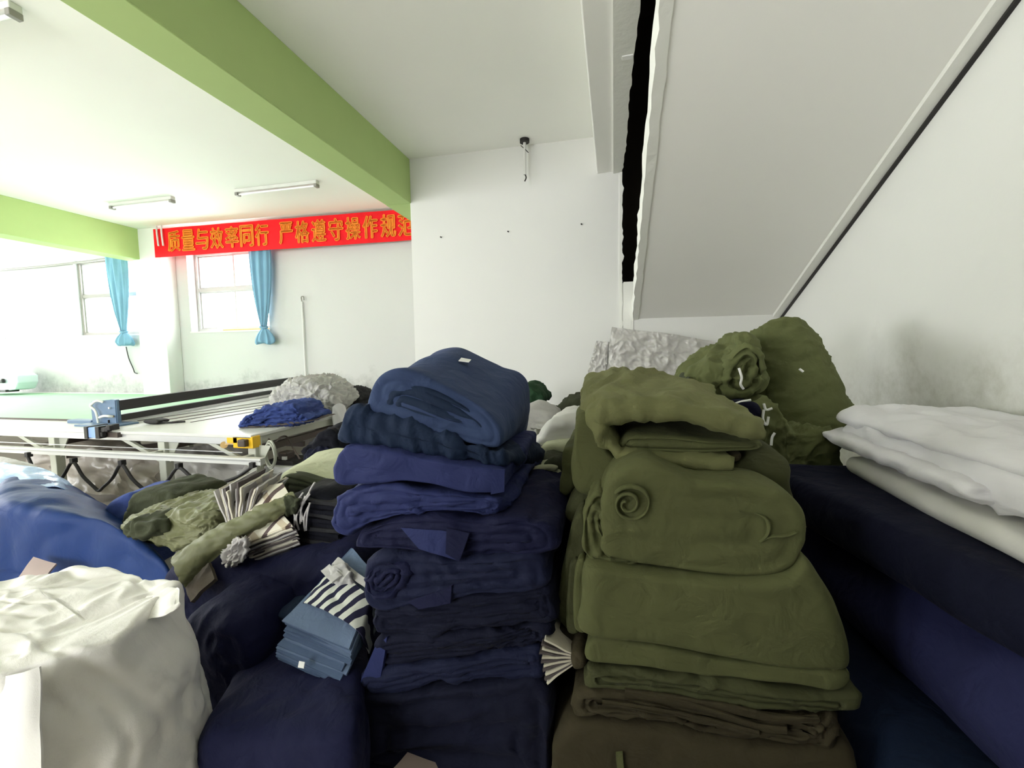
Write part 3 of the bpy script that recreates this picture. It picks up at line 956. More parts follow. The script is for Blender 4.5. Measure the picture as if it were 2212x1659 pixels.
# festoon cable
hang = [-7.0, -6.2, -5.42, -4.70, -3.98, -3.2]
hp = [P(60, 985, 3.0), P(157, 998, 3.0), P(262, 1003, 3.0), P(385, 1010, 3.0), P(545, 1008, 3.0)]
lows = [P(100, 1062, 3.0), P(213, 1060, 3.0), P(322, 1066, 3.0), P(462, 1046, 3.0)]
pts = []
for i in range(4):
    a, b, c = hp[i], lows[i], hp[i + 1]
    pts += [a, a * .62 + b * .38 + np.array([0, 0, -.03]), a * .2 + b * .8 + np.array([0, 0, -.015]), b, b * .8 + c * .2 + np.array([0, 0, -.015]), b * .38 + c * .62 + np.array([0, 0, -.03])]
pts.append(hp[-1])
root = empty('festoon_cable', hp[2], 'black cable hung in loops beneath the white guide rail of the cutting table', 'cable')
adopt(tube('cable', pts, .014, M['rubber'], sub=4), root)
for h in hp:
    adopt(box('cable_clip', h - np.array([.02, .015, .01]), h + np.array([.02, .03, .035]), M['rubber'], bev=.003), root)

# gantry carriage with its long beam across the table
gx, gy = -5.16, 3.47
root = empty('cutter_gantry', (gx, gy, TZ), 'blue grey carriage with two long black rails reaching across the cutting table', 'cutting machine')
G = root
c0 = P(194, 868, gy); c1 = P(249, 862, gy); c2 = P(253, 918, gy); c3 = P(200, 922, gy)
pl = prism('carriage_plate', [c0, c0 * .15 + c1 * .85, c1 + np.array([0, 0, -.01]), c2, c3], (0, .05, 0), M['plate'], bev=.008); adopt(pl, G)
adopt(bar('upper_beam', P(252, 876, gy + .03), np.array([-5.17, 6.30, 1.10]), .07, .105, M['dark']), G)
adopt(bar('lower_beam', P(252, 903, gy + .03), np.array([-5.60, 6.30, .905]), .06, .065, M['dark']), G)
adopt(bar('lower_beam_edge', P(252, 912, gy + .05), np.array([-5.50, 6.30, .875]), .05, .02, M['alu']), G)
m0 = P(187, 925, gy - .3)
adopt(box('motor', P(188, 946, TY0 - .08), P(208, 924, TY0 - .08) + np.array([0, .16, 0]), M['motor'], bev=.008), G)
adopt(box('motor_mount', P(206, 948, TY0 - .09), P(212, 922, TY0 - .09) + np.array([0, .18, 0]), M['dark'], bev=.004), G)
adopt(box('motor_mount', P(182, 948, TY0 - .09), P(187, 922, TY0 - .09) + np.array([0, .18, 0]), M['dark'], bev=.004), G)
adopt(box('slide_plate', P(160, 923, gy - .15), P(255, 918, gy - .1) + np.array([0, .2, 0]), M['plate'], bev=.004), G)
adopt(box('slide_block', P(145, 921, gy), P(196, 908, gy) + np.array([0, .1, 0]), M['plate'], bev=.01), G)
for k, (px, py) in enumerate(((218, 932), (227, 928), (233, 927), (222, 938), (215, 941), (238, 924))):
    q = P(px, py, TY0 - .06); adopt(box('carriage_roller', q - .022, q + .022, M['rubber'], bev=.008), G)
adopt(tube('air_hose', [P(223, 869, gy - .02), P(212, 866, gy - .04), P(203, 869, gy - .05), P(196, 877, gy - .04), P(204, 885, gy - .04), P(208, 893, gy - .04), P(211, 905, gy - .03), P(213, 916, gy - .02)], .012, M['hose']), G)
adopt(tube('air_hose', [P(215, 902, gy - .03), P(223, 899, gy - .05), P(233, 899, gy - .05), P(243, 900, gy - .02)], .013, M['hose']), G)
adopt(box('brass_fitting', P(234, 903, gy - .05), P(246, 897, gy), M['wood'], bev=.004), G)
adopt(box('plate_screw', P(233, 884, gy - .02), P(240, 879, gy), M['alu'], bev=.004), G)
adopt(box('plate_slot', P(233, 917, gy - .015), P(237, 907, gy), M['rubber'], bev=.002), G)
adopt(box('cable_box', P(229, 945, TY0 - .03), P(253, 935, TY0 - .03) + np.array([0, .1, 0]), M['brown'], bev=.004), G)

# tape measure-like black holder on the table
q = PZ(328, 917, TZ)
root = empty('marker_holder', q, 'small black holder with a short tail lying on the white table top', 'tool')
adopt(loft('holder_body', [np.array([(q[0] + .10 * math.cos(a), q[1], q[2] + .003 + .027 + .027 * math.sin(a)) for a in np.linspace(0, 6.28, 9)[:-1]]) + np.array([0, d, 0]) for d in (0, .1)], M['rubber'], n=24, r=.015, capn=4), root)
adopt(tube('holder_tail', [q + np.array([.09, .03, .02]), q + np.array([.18, .06, .014]), q + np.array([.26, .14, .014])], .01, M['rubber']), root)

# yellow emergency box under the table corner
q0, q1 = P(491, 966, TY0), P(545, 944, TY0)
root = empty('switch_box', (q0 + q1) / 2, 'yellow control box with a grey button fixed under the table corner', 'switch')
adopt(box('box_body', q0 + np.array([.06, .0, -.005]), q1 + np.array([0, .09, 0]), M['yellow'], bev=.006), root)
adopt(box('box_arm', P(490, 957, TY0), P(512, 945, TY0) + np.array([0, .05, 0]), M['yellow'], bev=.004), root)
adopt(box('grey_button', P(512, 966, TY0 - .05), P(527, 951, TY0 - .05) + np.array([0, .055, 0]), M['brown'], bev=.01), root)
adopt(tube('guide_wheel', [P(484, 961, TY0 + .0), P(484, 961, TY0 + .03)], .03, M['wood'], ns=16, smooth_path=False), root)
adopt(bar('wheel_arm', P(484, 960, TY0 + .01), P(510, 957, TY0 + .01), .012, .012, M['wood']), root)
# coiled cable by the leg
cc = P(584, 982, TY0 + .1)
pts = [cc + np.array([.05 * math.cos(t), .02 * math.sin(t * .31), .11 * math.sin(t)]) * (1 + .12 * math.sin(t * .7)) for t in np.linspace(0, 31, 70)]
o = tube('cable_coil', pts, .007, M['metal_g'], sub=2, ns=6); tag(o, 'coil of grey cable hanging beside the corner leg of the table', 'cable')
o = tube('power_lead', [P(580, 948, 3.35), P(592, 956, 3.35), P(608, 944, 3.5), P(620, 944, 3.6), P(632, 966, 3.5), P(648, 992, 3.4)], .008, M['brown']); tag(o, 'thin dark lead sagging under the end of the table', 'cable')
root = empty('foot_pedal', P(615, 995, 3.5), 'small dark pedal unit on the white crate below the table end', 'machine part')
adopt(box('pedal_body', P(600, 998, 3.45), P(618, 978, 3.45) + np.array([0, .12, 0]), M['brown'], bev=.015), root)
adopt(box('pedal_base', P(575, 1009, 3.40), P(632, 997, 3.40) + np.array([0, .25, 0]), M['rubber'], bev=.01), root)
adopt(box('pedal_label', P(609, 996, 3.44), P(617, 987, 3.44) + np.array([0, .02, 0]), M['paper']), root)
q0 = P(577, 1062, 3.36); q1 = P(650, 1010, 3.36)
root = empty('storage_crate', (q0[0], 3.5, 0), 'white plastic crate standing on the floor below the table end', 'crate')
adopt(box('crate_body', (q0[0], 3.36, 0), (q1[0], 3.85, q1[2] - .07), M['metal_w'], bev=.01), root)
adopt(box('crate_rim', (q0[0] - .01, 3.35, q1[2] - .07), (q1[0] + .01, 3.86, q1[2]), M['metal_w'], bev=.008), root)
# plastic sheeting hung and heaped under the table
def heap_sheet(name, label, pts_y, mat, seed, th=.006):
    ctrl = [[P(px, py, y) for px, py in row] for row, y in pts_y]
    o = grid_sheet(name, ctrl, mat, None, sub=9, th=th, wr=[(.05, (4, 4, 6), 'r'), (.02, (11, 11, 14), 'r')], warp=(.03, 4.), seed=seed)
    tag(o, label, 'plastic sheet'); return o
heap_sheet('plastic_sheet', 'dusty plastic sheeting heaped under the table left of the middle leg', [(((60, 955), (140, 946), (200, 944), (260, 946), (300, 955)), 3.9), (((50, 985), (140, 970), (215, 960), (270, 975), (335, 985)), 3.6), (((60, 1035), (140, 1010), (220, 1015), (280, 1030), (340, 1040)), 3.5), (((90, 1070), (160, 1062), (230, 1068), (290, 1070), (350, 1072)), 3.35)], M['clear2'], 2.)
heap_sheet('plastic_sheet', 'pale plastic sheeting spread under the table right of the middle leg', [(((350, 968), (420, 962), (480, 966), (545, 972)), 3.9), (((345, 1000), (420, 985), (480, 992), (548, 1000)), 3.65), (((345, 1045), (420, 1020), (480, 1030), (548, 1035)), 3.5), (((350, 1075), (430, 1068), (500, 1070), (560, 1075)), 3.4)], M['clear'], 4.)
# white machine head at the left edge
q = PZ(20, 846, TZ)
root = empty('machine_head', (P(20, 846, 5.9)[0], 5.9, TZ), 'pale angular machine cover at the left edge standing on the green belt', 'machine')
ol = [P(-40, 772, 5.9), P(4, 793, 5.9), P(38, 812, 5.9), P(39, 826, 5.9), P(33, 841, 5.9), P(15, 844, 5.9), P(-40, 843, 5.9)]
adopt(prism('machine_cover', ol, (0, .3, 0), M['machine'], bev=.008), root)
adopt(box('machine_knob', P(-6, 828, 5.84), P(4, 818, 5.84) + np.array([0, .05, 0]), M['dark'], bev=.02), root)
adopt(box('machine_foot', P(-30, 847, 5.86), P(12, 842, 5.86) + np.array([0, .2, 0]), M['dark'], bev=.01), root)

# ------------------------------------------------------------------ things lying on the table
def at_table(px, py):
    return PZ(px, py, TZ)


y = 4.45
f = poly([(598, 888), (594, 865), (602, 842), (622, 826), (640, 818), (662, 818), (688, 828), (714, 848), (728, 870), (726, 886), (700, 893), (650, 893)], y)
f[:, 2] = np.maximum(f[:, 2], TZ + .012)
sk = loft('white_sack', [f, back(f, (-.05, .5, .02), (.9, .9))], M['grey_white'], n=220, r=.16, seg=.018, capn=30, wr=[(.05, (9, 5, 5), 'r'), (.03, (24, 10, 14), 'r'), (.010, (50, 24, 30), 'r')], seed=3.)
tag(sk, 'crumpled white cloth sack gathered at its neck on the end of the cutting table', 'sack')
k = P(632, 838, y - .16)
adopt(loft('gathered_neck', [poly([(622, 852), (618, 838), (628, 826), (644, 830), (650, 842), (640, 854)], y - .14), poly([(612, 862), (604, 840), (624, 818), (652, 824), (660, 846), (646, 866)], y + .02)], M['grey_white'], n=60, r=.03, wr=[(.02, (24, 24, 24), 'r')], seed=8.), sk)
adopt(grid_sheet('torn_flap', [[P(706, 838, y), P(712, 832, y), P(716, 824, y)], [P(712, 842, y), P(716, 836, y), P(713, 829, y)]], M['grey_white'], sub=4, th=.01), sk)
y = 3.62
f = poly([(522, 926), (526, 908), (540, 896), (560, 884), (590, 874), (630, 871), (648, 880), (655, 896), (676, 898), (672, 910), (630, 918), (580, 926), (550, 931)], y, k=.35)
f[:, 2] = np.maximum(f[:, 2], TZ + .008)
bl = loft('blue_clothes', [f, back(f, (-.1, .45, .0), (.9, .9))], M['royal'], n=110, r=.07, grooves=3, gd=.02, wr=[(.03, (7, 7, 22), 'r'), (.015, (20, 16, 40), 'r')], seed=13.)
tag(bl, 'folded royal blue garments lying at the front corner of the cutting table', 'clothes')
f = poly([(520, 929), (534, 921), (570, 919), (640, 906), (676, 896), (674, 908), (640, 915), (580, 927), (545, 933)], y - .03, k=.35)
f[:, 2] = np.clip(f[:, 2], TZ + .004, TZ + .05)
adopt(loft('grey_lower_garment', [f, back(f, (-.05, .4, 0))], M['sheetdark'], n=80, r=.03, wr=[(.01, (14, 14, 30), 'r')], seed=4.), bl)
y = 5.2
f = poly([(716, 886), (718, 850), (730, 838), (750, 840), (770, 850), (778, 860), (772, 868), (780, 882), (760, 890)], y)
f[:, 2] = np.maximum(f[:, 2], TZ + .01)
o = loft('dark_cloth_heap', [f, back(f, (0, .4, 0), (.9, .9))], M['charcoal'], n=90, r=.08, wr=[(.03, (9, 6, 16), 'r'), (.015, (22, 12, 30), 'r')], seed=23.)
tag(o, 'black cloth heap behind the white sack on the table', 'cloth')
# white garment hanging over the table edge
xh = TX1 + .03
gr = [[PX(718, 880, xh - .02), PX(728, 872, xh), PX(738, 873, xh), PX(748, 880, xh - .01)],
      [PX(720, 900, xh + .02), PX(730, 895, xh + .03), PX(741, 897, xh + .03), PX(751, 905, xh + .02)],
      [PX(724, 928, xh + .03), PX(733, 925, xh + .05), PX(744, 926, xh + .05), PX(754, 932, xh + .03)],
      [PX(734, 952, xh + .03), PX(740, 955, xh + .04), PX(746, 955, xh + .04), PX(752, 950, xh + .03)]]
o = grid_sheet('hanging_garment', gr, M['white'], sub=8, th=.012, wr=[(.02, (5, 12, 3), 'r')], seed=6.)
tag(o, 'white garment hanging over the end edge of the cutting table', 'garment')
y = 3.15
f = poly([(654, 1010), (658, 968), (672, 955), (690, 938), (705, 928), (728, 932), (740, 955), (748, 975), (752, 1010)], y)
f = np.vstack([f, [(f[-1][0], y, .02), (f[0][0], y, .02)]])
o = loft('dark_clothes_heap', [f, back(f, (-.05, .35, 0), (.9, 1))], M['black'], n=100, r=.07, wr=[(.035, (8, 8, 14), 'r'), (.015, (20, 20, 28), 'r')], seed=31.)
tag(o, 'heap of dark navy and black clothes below the table end behind the sage fabric', 'clothes')
adopt(loft('navy_garment', [poly([(660, 1000), (662, 978), (676, 968), (700, 966), (728, 972), (740, 992), (730, 1010), (690, 1010)], y - .07), poly([(664, 1000), (666, 980), (676, 970), (700, 968), (728, 974), (736, 992), (728, 1008), (690, 1008)], y + .1)], M['navy2'], n=90, r=.05, wr=[(.025, (12, 12, 24), 'r')], seed=37.), o)

# ================================================================== FABRIC PILES
WR = [(.012, (5, 4, 9), 'r'), (.006, (14, 8, 24), 'n')]
WR_SOFT = [(.010, (3, 3, 6), 'n'), (.004, (10, 6, 20), 'n')]
WR_DRAPE = [(.028, (11, 3, 2.5), 'r'), (.012, (24, 8, 5), 'r')]
WR_FLAT = [(.010, (2.5, 2.5, 18), 'r'), (.005, (6, 4, 50), 'r')]
WR_NAVY = [(.016, (3, 3, 9), 'r'), (.008, (7, 5, 26), 'r'), (.004, (18, 9, 40), 'n')]


def floor_outline(f, z=.004):
    """close an outline straight down to the floor"""
    return f


# ---- navy stack (front about 1.42 m away), top to bottom
def navy(label, f, dv, mat, wr=WR_NAVY, grooves=2, gd=.006, r=.03, s=(1, 1), seed=0., k=0., y=1.42, backpoly=None, spiral=0., warp=(.012, 3.), n=130):
    a = poly(f, y, k)
    b = backpoly if backpoly is not None else back(a, dv, s)
    o = loft('folded_navy_fabric', [a, b], mat, n=n, r=r, grooves=grooves, gd=gd, wr=wr, warp=warp, seed=seed, spiral=spiral)
    tag(o, label, 'fabric', 'navy folded fabric in the middle stack')
    return o


top = navy('rolled navy fabric with a small paper sticker, topmost of the middle navy stack',
           [(803, 888), (804, 845), (825, 815), (870, 801), (915, 808), (965, 830), (1020, 858), (1060, 890), (1083, 925), (1083, 960), (1060, 968), (1000, 952), (930, 925), (860, 900)],
           None, M['steelblue'], WR_SOFT, 2, .006, .02, seed=1., y=1.46,
           backpoly=poly([(912, 878), (912, 826), (935, 768), (985, 752), (1030, 766), (1080, 790), (1122, 806), (1141, 838), (1141, 895), (1130, 945), (1100, 950), (1050, 935), (990, 915), (945, 895)], 2.1), spiral=1.)
a = poly([(845, 905), (840, 860), (865, 835), (920, 838), (980, 865), (1030, 895), (1066, 930), (1068, 952), (1040, 952), (980, 938), (915, 918)], 1.449)
adopt(loft('inner_fold', [a, back(a, (0, .2, 0))], M['navyteal'], r=.012, grooves=2, gd=.008, spiral=1., wr=WR_SOFT, seed=6.), top)  # darker cloth colour stands for the shade on the roll's front
c = [PZ(992, 781, 0) for _ in range(1)]
q = [P(px, py, yy) for px, py, yy in ((994, 790, 1.80), (1016, 793, 1.80), (1021, 787, 1.86), (1000, 783, 1.86))]
stk = slab('paper_sticker', [p + np.array([0, -.02, .02]) for p in q], .002, M['paper']); stk['label'] = 'small white paper sticker'; adopt(stk, top)

n2 = navy('navy fabric with a ruffled hanging front, second from the top of the middle stack',
          [(745, 948), (752, 915), (775, 882), (803, 886), (870, 900), (935, 925), (1000, 950), (1060, 966), (1090, 975), (1096, 1000), (1060, 1008), (1000, 1000), (920, 985), (840, 967)],
          None, M['navyteal'], WR_DRAPE, 0, .01, .035, seed=11., y=1.45,
          backpoly=poly([(872, 955), (872, 915), (900, 890), (960, 900), (1010, 915), (1060, 930), (1105, 945), (1135, 945), (1158, 955), (1172, 985), (1160, 1006), (1100, 1000), (1020, 985), (940, 970)], 2.1))
n3 = navy('pale lit navy fabric with a crisp right corner, third in the middle stack',
          [(727, 1035), (726, 1000), (738, 968), (762, 955), (840, 968), (920, 987), (1000, 1002), (1060, 1011), (1088, 1016), (1090, 1040), (1087, 1062), (1055, 1068), (980, 1056), (880, 1038), (800, 1040), (750, 1046)],
          (.0, .66, 0), M['indigo'], WR_SOFT, 0, .01, .02, seed=21., y=1.40, s=(.98, 1))
adopt(slab('turned_corner', [P(1064, 1014, 1.375), P(1090, 1016, 1.38), P(1089, 1063, 1.38), P(1060, 1068, 1.375)], .012, M['indigo'], wr=[(.004, (9, 9, 9), 'n')], seed=2.), n3)
n4 = navy('navy fabric with a rounded lit left fold, fourth in the middle stack',
          [(729, 1140), (730, 1095), (748, 1062), (785, 1046), (850, 1042), (960, 1060), (1060, 1074), (1085, 1080), (1088, 1100), (1050, 1112), (960, 1100), (860, 1112), (790, 1140), (755, 1158)],
          (.02, .64, 0), M['indigo'], WR_NAVY, 2, .007, .03, seed=31., y=1.41)
n5 = navy('navy fabric with a flap hanging at its front, fifth in the middle stack',
          [(772, 1182), (775, 1150), (800, 1138), (866, 1116), (960, 1104), (1050, 1116), (1120, 1112), (1185, 1130), (1204, 1160), (1195, 1185), (1100, 1192), (1000, 1200), (900, 1190), (830, 1186)],
          (0, .64, 0), M['navy3'], WR_NAVY, 2, .007, .03, seed=41., y=1.41)
fl = slab('hanging_flap', [P(866, 1140, 1.372), P(1012, 1150, 1.372), P(990, 1212, 1.35), P(905, 1186, 1.35)], .012, M['indigo'], wr=[(.006, (8, 8, 8), 'n')], seed=4.); adopt(fl, n5)
fl = slab('hanging_flap', [P(965, 1140, 1.365), P(1014, 1152, 1.365), P(992, 1214, 1.345), P(962, 1196, 1.345)], .012, M['navy3'], wr=[(.006, (8, 8, 8), 'n')], seed=8.); adopt(fl, n5)
n6 = navy('navy fabric with a curled left end, sixth in the middle stack',
          [(793, 1288), (790, 1240), (806, 1205), (838, 1190), (900, 1193), (1000, 1203), (1100, 1195), (1165, 1190), (1186, 1215), (1184, 1255), (1120, 1272), (1000, 1285), (900, 1304), (830, 1312)],
          (0, .66, 0), M['navy'], WR_NAVY, 2, .008, .035, seed=51., y=1.40)
crl = poly([(800, 1280), (797, 1240), (812, 1210), (845, 1198), (880, 1206), (892, 1230), (880, 1262), (845, 1290)], 1.385)
adopt(loft('curled_end', [crl, back(crl, (0, .2, 0))], M['navy3'], n=80, r=.03, grooves=3, gd=.02, spiral=1., wr=WR_NAVY, seed=3.), n6)
n7 = navy('navy fabric with flat creases, seventh in the middle stack',
          [(808, 1352), (812, 1318), (850, 1308), (930, 1302), (1050, 1282), (1150, 1270), (1188, 1262), (1198, 1300), (1192, 1328), (1100, 1342), (950, 1360), (830, 1370)],
          (0, .66, 0), M['navy2'], WR_FLAT + WR_NAVY, 2, .007, .025, seed=61., y=1.40)
adopt(slab('loose_flap', [P(880, 1300, 1.36), P(975, 1266, 1.35), P(972, 1304, 1.345), P(905, 1316, 1.35)], .012, M['navy3'], wr=[(.006, (9, 9, 9), 'r')], seed=12.), n7)
n8 = navy('navy fabric layered in thin folds, eighth in the middle stack',
          [(806, 1432), (812, 1388), (845, 1372), (950, 1364), (1100, 1346), (1180, 1335), (1186, 1360), (1180, 1382), (1100, 1396), (950, 1418), (850, 1438)],
          (0, .66, 0), M['navy2'], WR_FLAT + WR_NAVY, 3, .008, .025, seed=71., y=1.40)
n9 = navy('navy fabric with a pale lit left corner, ninth in the middle stack',
          [(778, 1482), (790, 1455), (818, 1436), (950, 1424), (1080, 1405), (1160, 1392), (1172, 1420), (1168, 1448), (1060, 1462), (950, 1472), (850, 1488)],
          (0, .68, 0), M['navy'], WR_FLAT + WR_NAVY, 2, .007, .03, seed=81., y=1.395)
adopt(slab('loose_side', [P(776, 1478, 1.37), P(808, 1400, 1.38), P(836, 1376, 1.375), P(820, 1470, 1.36)], .012, M['indigo'], wr=[(.006, (7, 7, 7), 'n')], seed=22.), n9)  # paler cloth colour stands for light falling on this corner
a = poly([(772, 1659), (772, 1520), (790, 1490), (860, 1492), (960, 1478), (1080, 1464), (1165, 1455), (1190, 1490), (1192, 1560), (1192, 1659)], 1.385)
a = np.vstack([a, [(a[-1][0], a[-1][1], .006), (a[0][0], a[0][1], .006)]])
n10 = loft('folded_navy_fabric', [a, back(a, (0, .7, 0))], M['navy2'], n=130, r=.03, grooves=2, gd=.014, wr=WR_NAVY, seed=91.)
tag(n10, 'dark navy bale on the floor at the bottom of the middle stack', 'fabric', 'navy folded fabric in the middle stack')

# ---- olive stack on the right of it
def olive(name, label, f, dv, mat, wr=WR_SOFT, grooves=0, gd=.012, r=.03, s=(1, 1), seed=0., y=1.4, k=0., backpoly=None, spiral=0., warp=(.01, 3.), n=130, grp='olive fabric in the right stack', cat='fabric'):
    a = poly(f, y, k)
    b = backpoly if backpoly is not None else back(a, dv, s)
    o = loft(name, [a, b], mat, n=n, r=r, grooves=grooves, gd=gd, wr=wr, warp=warp, seed=seed, spiral=spiral)
    tag(o, label, cat, grp)
    return o


def ribbon(name, path, th, dv, mat, y, parent=None, wr=(), seed=0., r=.012, n=None, s=(1, 1)):
    """thick folded cloth: centre line in photo pixels at depth y, swept back along dv; th = thickness (or list) in metres"""
    c = catmull(np.array([P(p[0], p[1], p[2] if len(p) > 2 else y) for p in path]), False, 6)
    tg = np.gradient(c, axis=0); nn = np.stack([-tg[:, 2], np.zeros(len(c)), tg[:, 0]], 1); nn /= np.linalg.norm(nn, axis=1)[:, None]
    t = np.interp(np.linspace(0, 1, len(c)), np.linspace(0, 1, len(np.atleast_1d(th))), np.atleast_1d(th))[:, None]
    up, dn = c + nn * t / 2, c - nn * t / 2
    N = len(c)
    loops = []
    D = np.array(dv, float); L = np.linalg.norm(D); d = D / L
    steps = max(6, int(L / .03))
    cen = c.mean(0)
    offs = [(.55, -r * 0), (.85, -r * .0 - .0)]
    prof = [(.35, -.9 * r), (.75, -.6 * r), (1, 0)]
    allp = [(a, b) for a, b in prof] + [(1, L * i / steps) for i in range(1, steps)] + [(1, L), (.75, L + .6 * r), (.35, L + .9 * r)]
    for sc_, of in allp:
        u_ = c + (up - c) * sc_; d_ = c + (dn - c) * sc_
        ring = np.vstack([u_, d_[::-1]])
        fr = max(0, min(1, of / L))
        q = (ring - cen) * np.array([1 + (s[0] - 1) * fr, 1, 1 + (s[1] - 1) * fr])
        loops.append(cen + q + d * of)
    n_ = 2 * N; V = np.vstack(loops); F = []
    for i in range(len(loops) - 1):
        for j in range(n_):
            k = (j + 1) % n_
            F.append((i * n_ + j, i * n_ + k, (i + 1) * n_ + k, (i + 1) * n_ + j))
    for base in (0, (len(loops) - 1) * n_):
        for j in range(N - 1):
            F.append((base + j, base + j + 1, base + n_ - 2 - j, base + n_ - 1 - j))
    o = link_mesh(name, V, F, mat, parent)
    if wr:
        displace(o, wr, seed)
    return o


# loose quilt on top: a thick fold open to the front
y = 1.52
root = empty('folded_quilt', P(1460, 1000, y + .3), 'thick olive quilt folded open towards the front, topmost of the right stack', 'quilt', 'olive fabric in the right stack')
adopt(ribbon('outer_fold', [(1646, 932), (1605, 920), (1540, 902), (1460, 888), (1380, 884), (1320, 890), (1286, 900), (1284, 915), (1300, 942), (1325, 968), (1350, 984), (1450, 992), (1520, 999), (1580, 1003)],
             [.04, .055, .07, .075, .07, .05, .035, .03, .03], (-.04, .62, .075), M['olive3'], y, wr=[(.022, (8, 3, 4), 'r'), (.008, (20, 6, 12), 'r')], seed=7., r=.03), root)
a = poly([(1342, 966), (1346, 948), (1365, 938), (1450, 938), (1540, 950), (1625, 948), (1645, 955), (1640, 968), (1560, 975), (1450, 975)], y + .04)
adopt(loft('inner_fold', [a, back(a, (-.03, .5, .03))], M['olive'], r=.025, grooves=1, gd=.01, wr=WR_SOFT, seed=17.), root)
a = poly([(1362, 985), (1380, 974), (1450, 978), (1540, 985), (1600, 975), (1590, 1000), (1500, 990)], y + .05)
adopt(loft('inner_lining', [a, back(a, (-.03, .45, .03))], M['olive_b'], r=.015, wr=WR_SOFT, seed=27.), root)
t_ = slab('white_tag', [P(1336, 855, y + .12), P(1362, 851, y + .12), P(1364, 849, y + .16), P(1340, 852, y + .16)], .004, M['paper']); t_['label'] = 'small white tag'; adopt(t_, root)

olive('folded_olive_fabric', 'smooth olive fabric slab hanging down at the left of the folded quilt',
      [(1237, 1040), (1232, 1000), (1236, 940), (1240, 902), (1262, 890), (1282, 915), (1312, 965), (1338, 998), (1334, 1050), (1290, 1066), (1255, 1062)], (0, .5, 0), M['olive'], seed=3., y=1.58, r=.03)
o = olive('folded_olive_fabric', 'narrow pale olive fold peeking out left of the right stack below the white pillow',
      [(1207, 1062), (1212, 1010), (1216, 975), (1232, 967), (1246, 975), (1246, 1020), (1240, 1055), (1222, 1072)], (0, .45, 0), M['olive'], seed=5., y=1.76, r=.025, n=90)
# bale carrying them, seen to the right of the roll
a = poly([(1240, 1130), (1252, 1060), (1335, 1030), (1345, 1002), (1450, 1006), (1560, 1010), (1600, 985), (1650, 962), (1690, 985), (1706, 1006), (1704, 1040), (1696, 1150), (1480, 1158)], 1.60)
o = loft('olive_fabric_bale', [a, back(a, (0, .62, 0))], M['olive2'], n=150, r=.03, wr=WR_SOFT, seed=9.)
tag(o, 'olive fabric bale behind the big roll, sloping down to the right under the quilt', 'fabric', 'olive fabric in the right stack')
# the big roll
roll = olive('olive_fabric_roll', 'big flattened olive fabric roll with a spiral end at the front of the right stack',
             [(1305, 1195), (1300, 1150), (1296, 1100), (1303, 1055), (1325, 1022), (1360, 1004), (1405, 1000), (1450, 1018), (1500, 1038), (1560, 1044), (1640, 1052), (1700, 1070), (1735, 1108), (1741, 1155), (1725, 1198), (1680, 1224), (1600, 1236), (1500, 1234), (1400, 1224)],
             (-.01, .16, .012), M['olive'], WR_SOFT, 2, .005, .02, (.98, .97), seed=2., y=1.38, spiral=1., n=160)
sp = []
for t in np.linspace(0, 1, 34):
    an = math.pi * .5 + t * 4.3 * math.pi; rr = 6 + 40 * t
    sp.append((1352 + rr * 1.0 * math.cos(an) + 14 * t, 1090 - rr * math.sin(an) * (1 - .12 * t)))
adopt(ribbon('rolled_core', sp, .008, (0, .05, 0), M['olive'], 1.352, r=.006, wr=[(.004, (12, 9, 12), 'n')], seed=3.), roll)
for pts_ in (((1596, 1106), (1640, 1112), (1660, 1130), (1658, 1155), (1640, 1172)), ((1640, 1172), (1665, 1160), (1700, 1158), (1722, 1150))):
    adopt(ribbon('rolled_edge', pts_, [.004, .008, .004], (0, .05, 0), M['olive'], 1.352, r=.006, wr=[(.004, (12, 9, 12), 'n')], seed=5.), roll)
a = poly([(1262, 1192), (1258, 1150), (1266, 1095), (1290, 1060), (1310, 1078), (1312, 1140), (1330, 1198), (1380, 1212), (1330, 1218), (1285, 1208)], 1.40)
adopt(loft('tucked_end', [a, back(a, (0, .4, 0))], M['olive'], r=.02, grooves=2, gd=.012, wr=[(.012, (8, 6, 14), 'r')], seed=24.), roll)

o = olive('folded_olive_fabric', 'loose olive flap hanging at the left edge of the right stack beside the navy stack',
      [(1206, 1335), (1210, 1270), (1222, 1190), (1240, 1120), (1262, 1100), (1266, 1160), (1262, 1260), (1258, 1345), (1240, 1362)], (0, .45, 0), M['olive2'], seed=6., y=1.46, r=.02, n=100)
o3 = olive('folded_olive_fabric', 'thickest smooth olive fold with a sloping right edge, directly under the big roll',
      [(1258, 1352), (1254, 1300), (1258, 1222), (1300, 1210), (1400, 1228), (1500, 1238), (1600, 1240), (1690, 1226), (1732, 1198), (1765, 1240), (1802, 1310), (1830, 1385), (1832, 1436), (1780, 1440), (1650, 1428), (1500, 1402), (1380, 1376)],
      (0, .52, 0), M['olive'], [(.008, (2, 2, 4), 'n'), (.004, (5, 4, 20), 'n')], 0, .01, .045, seed=16., y=1.375)
for i, (xa, xb, c_) in enumerate(((1226, 1246, 'olive2'), (1240, 1260, 'olive'))):
    a = poly([(xa, 1360 - 8 * i), (xa - 2, 1300), (xa + 4, 1225), (xb, 1205), (xb + 6, 1240), (xb + 4, 1350), (xb, 1366)], 1.43 - .03 * i)
    adopt(loft('side_layer', [a, back(a, (0, .4, 0))], M[c_], n=60, r=.012, wr=[(.006, (6, 6, 6), 'n')], seed=i + 3.), o3)
o4 = olive('folded_olive_fabric', 'thinner olive fold with a turned corner at its right, second below the big roll',
      [(1268, 1418), (1270, 1380), (1300, 1368), (1400, 1386), (1550, 1414), (1700, 1436), (1800, 1444), (1828, 1450), (1830, 1466), (1800, 1480), (1690, 1472), (1550, 1456), (1400, 1438), (1320, 1428)],
      (0, .52, 0), M['olive'], WR_SOFT, 0, .01, .02, seed=26., y=1.37)
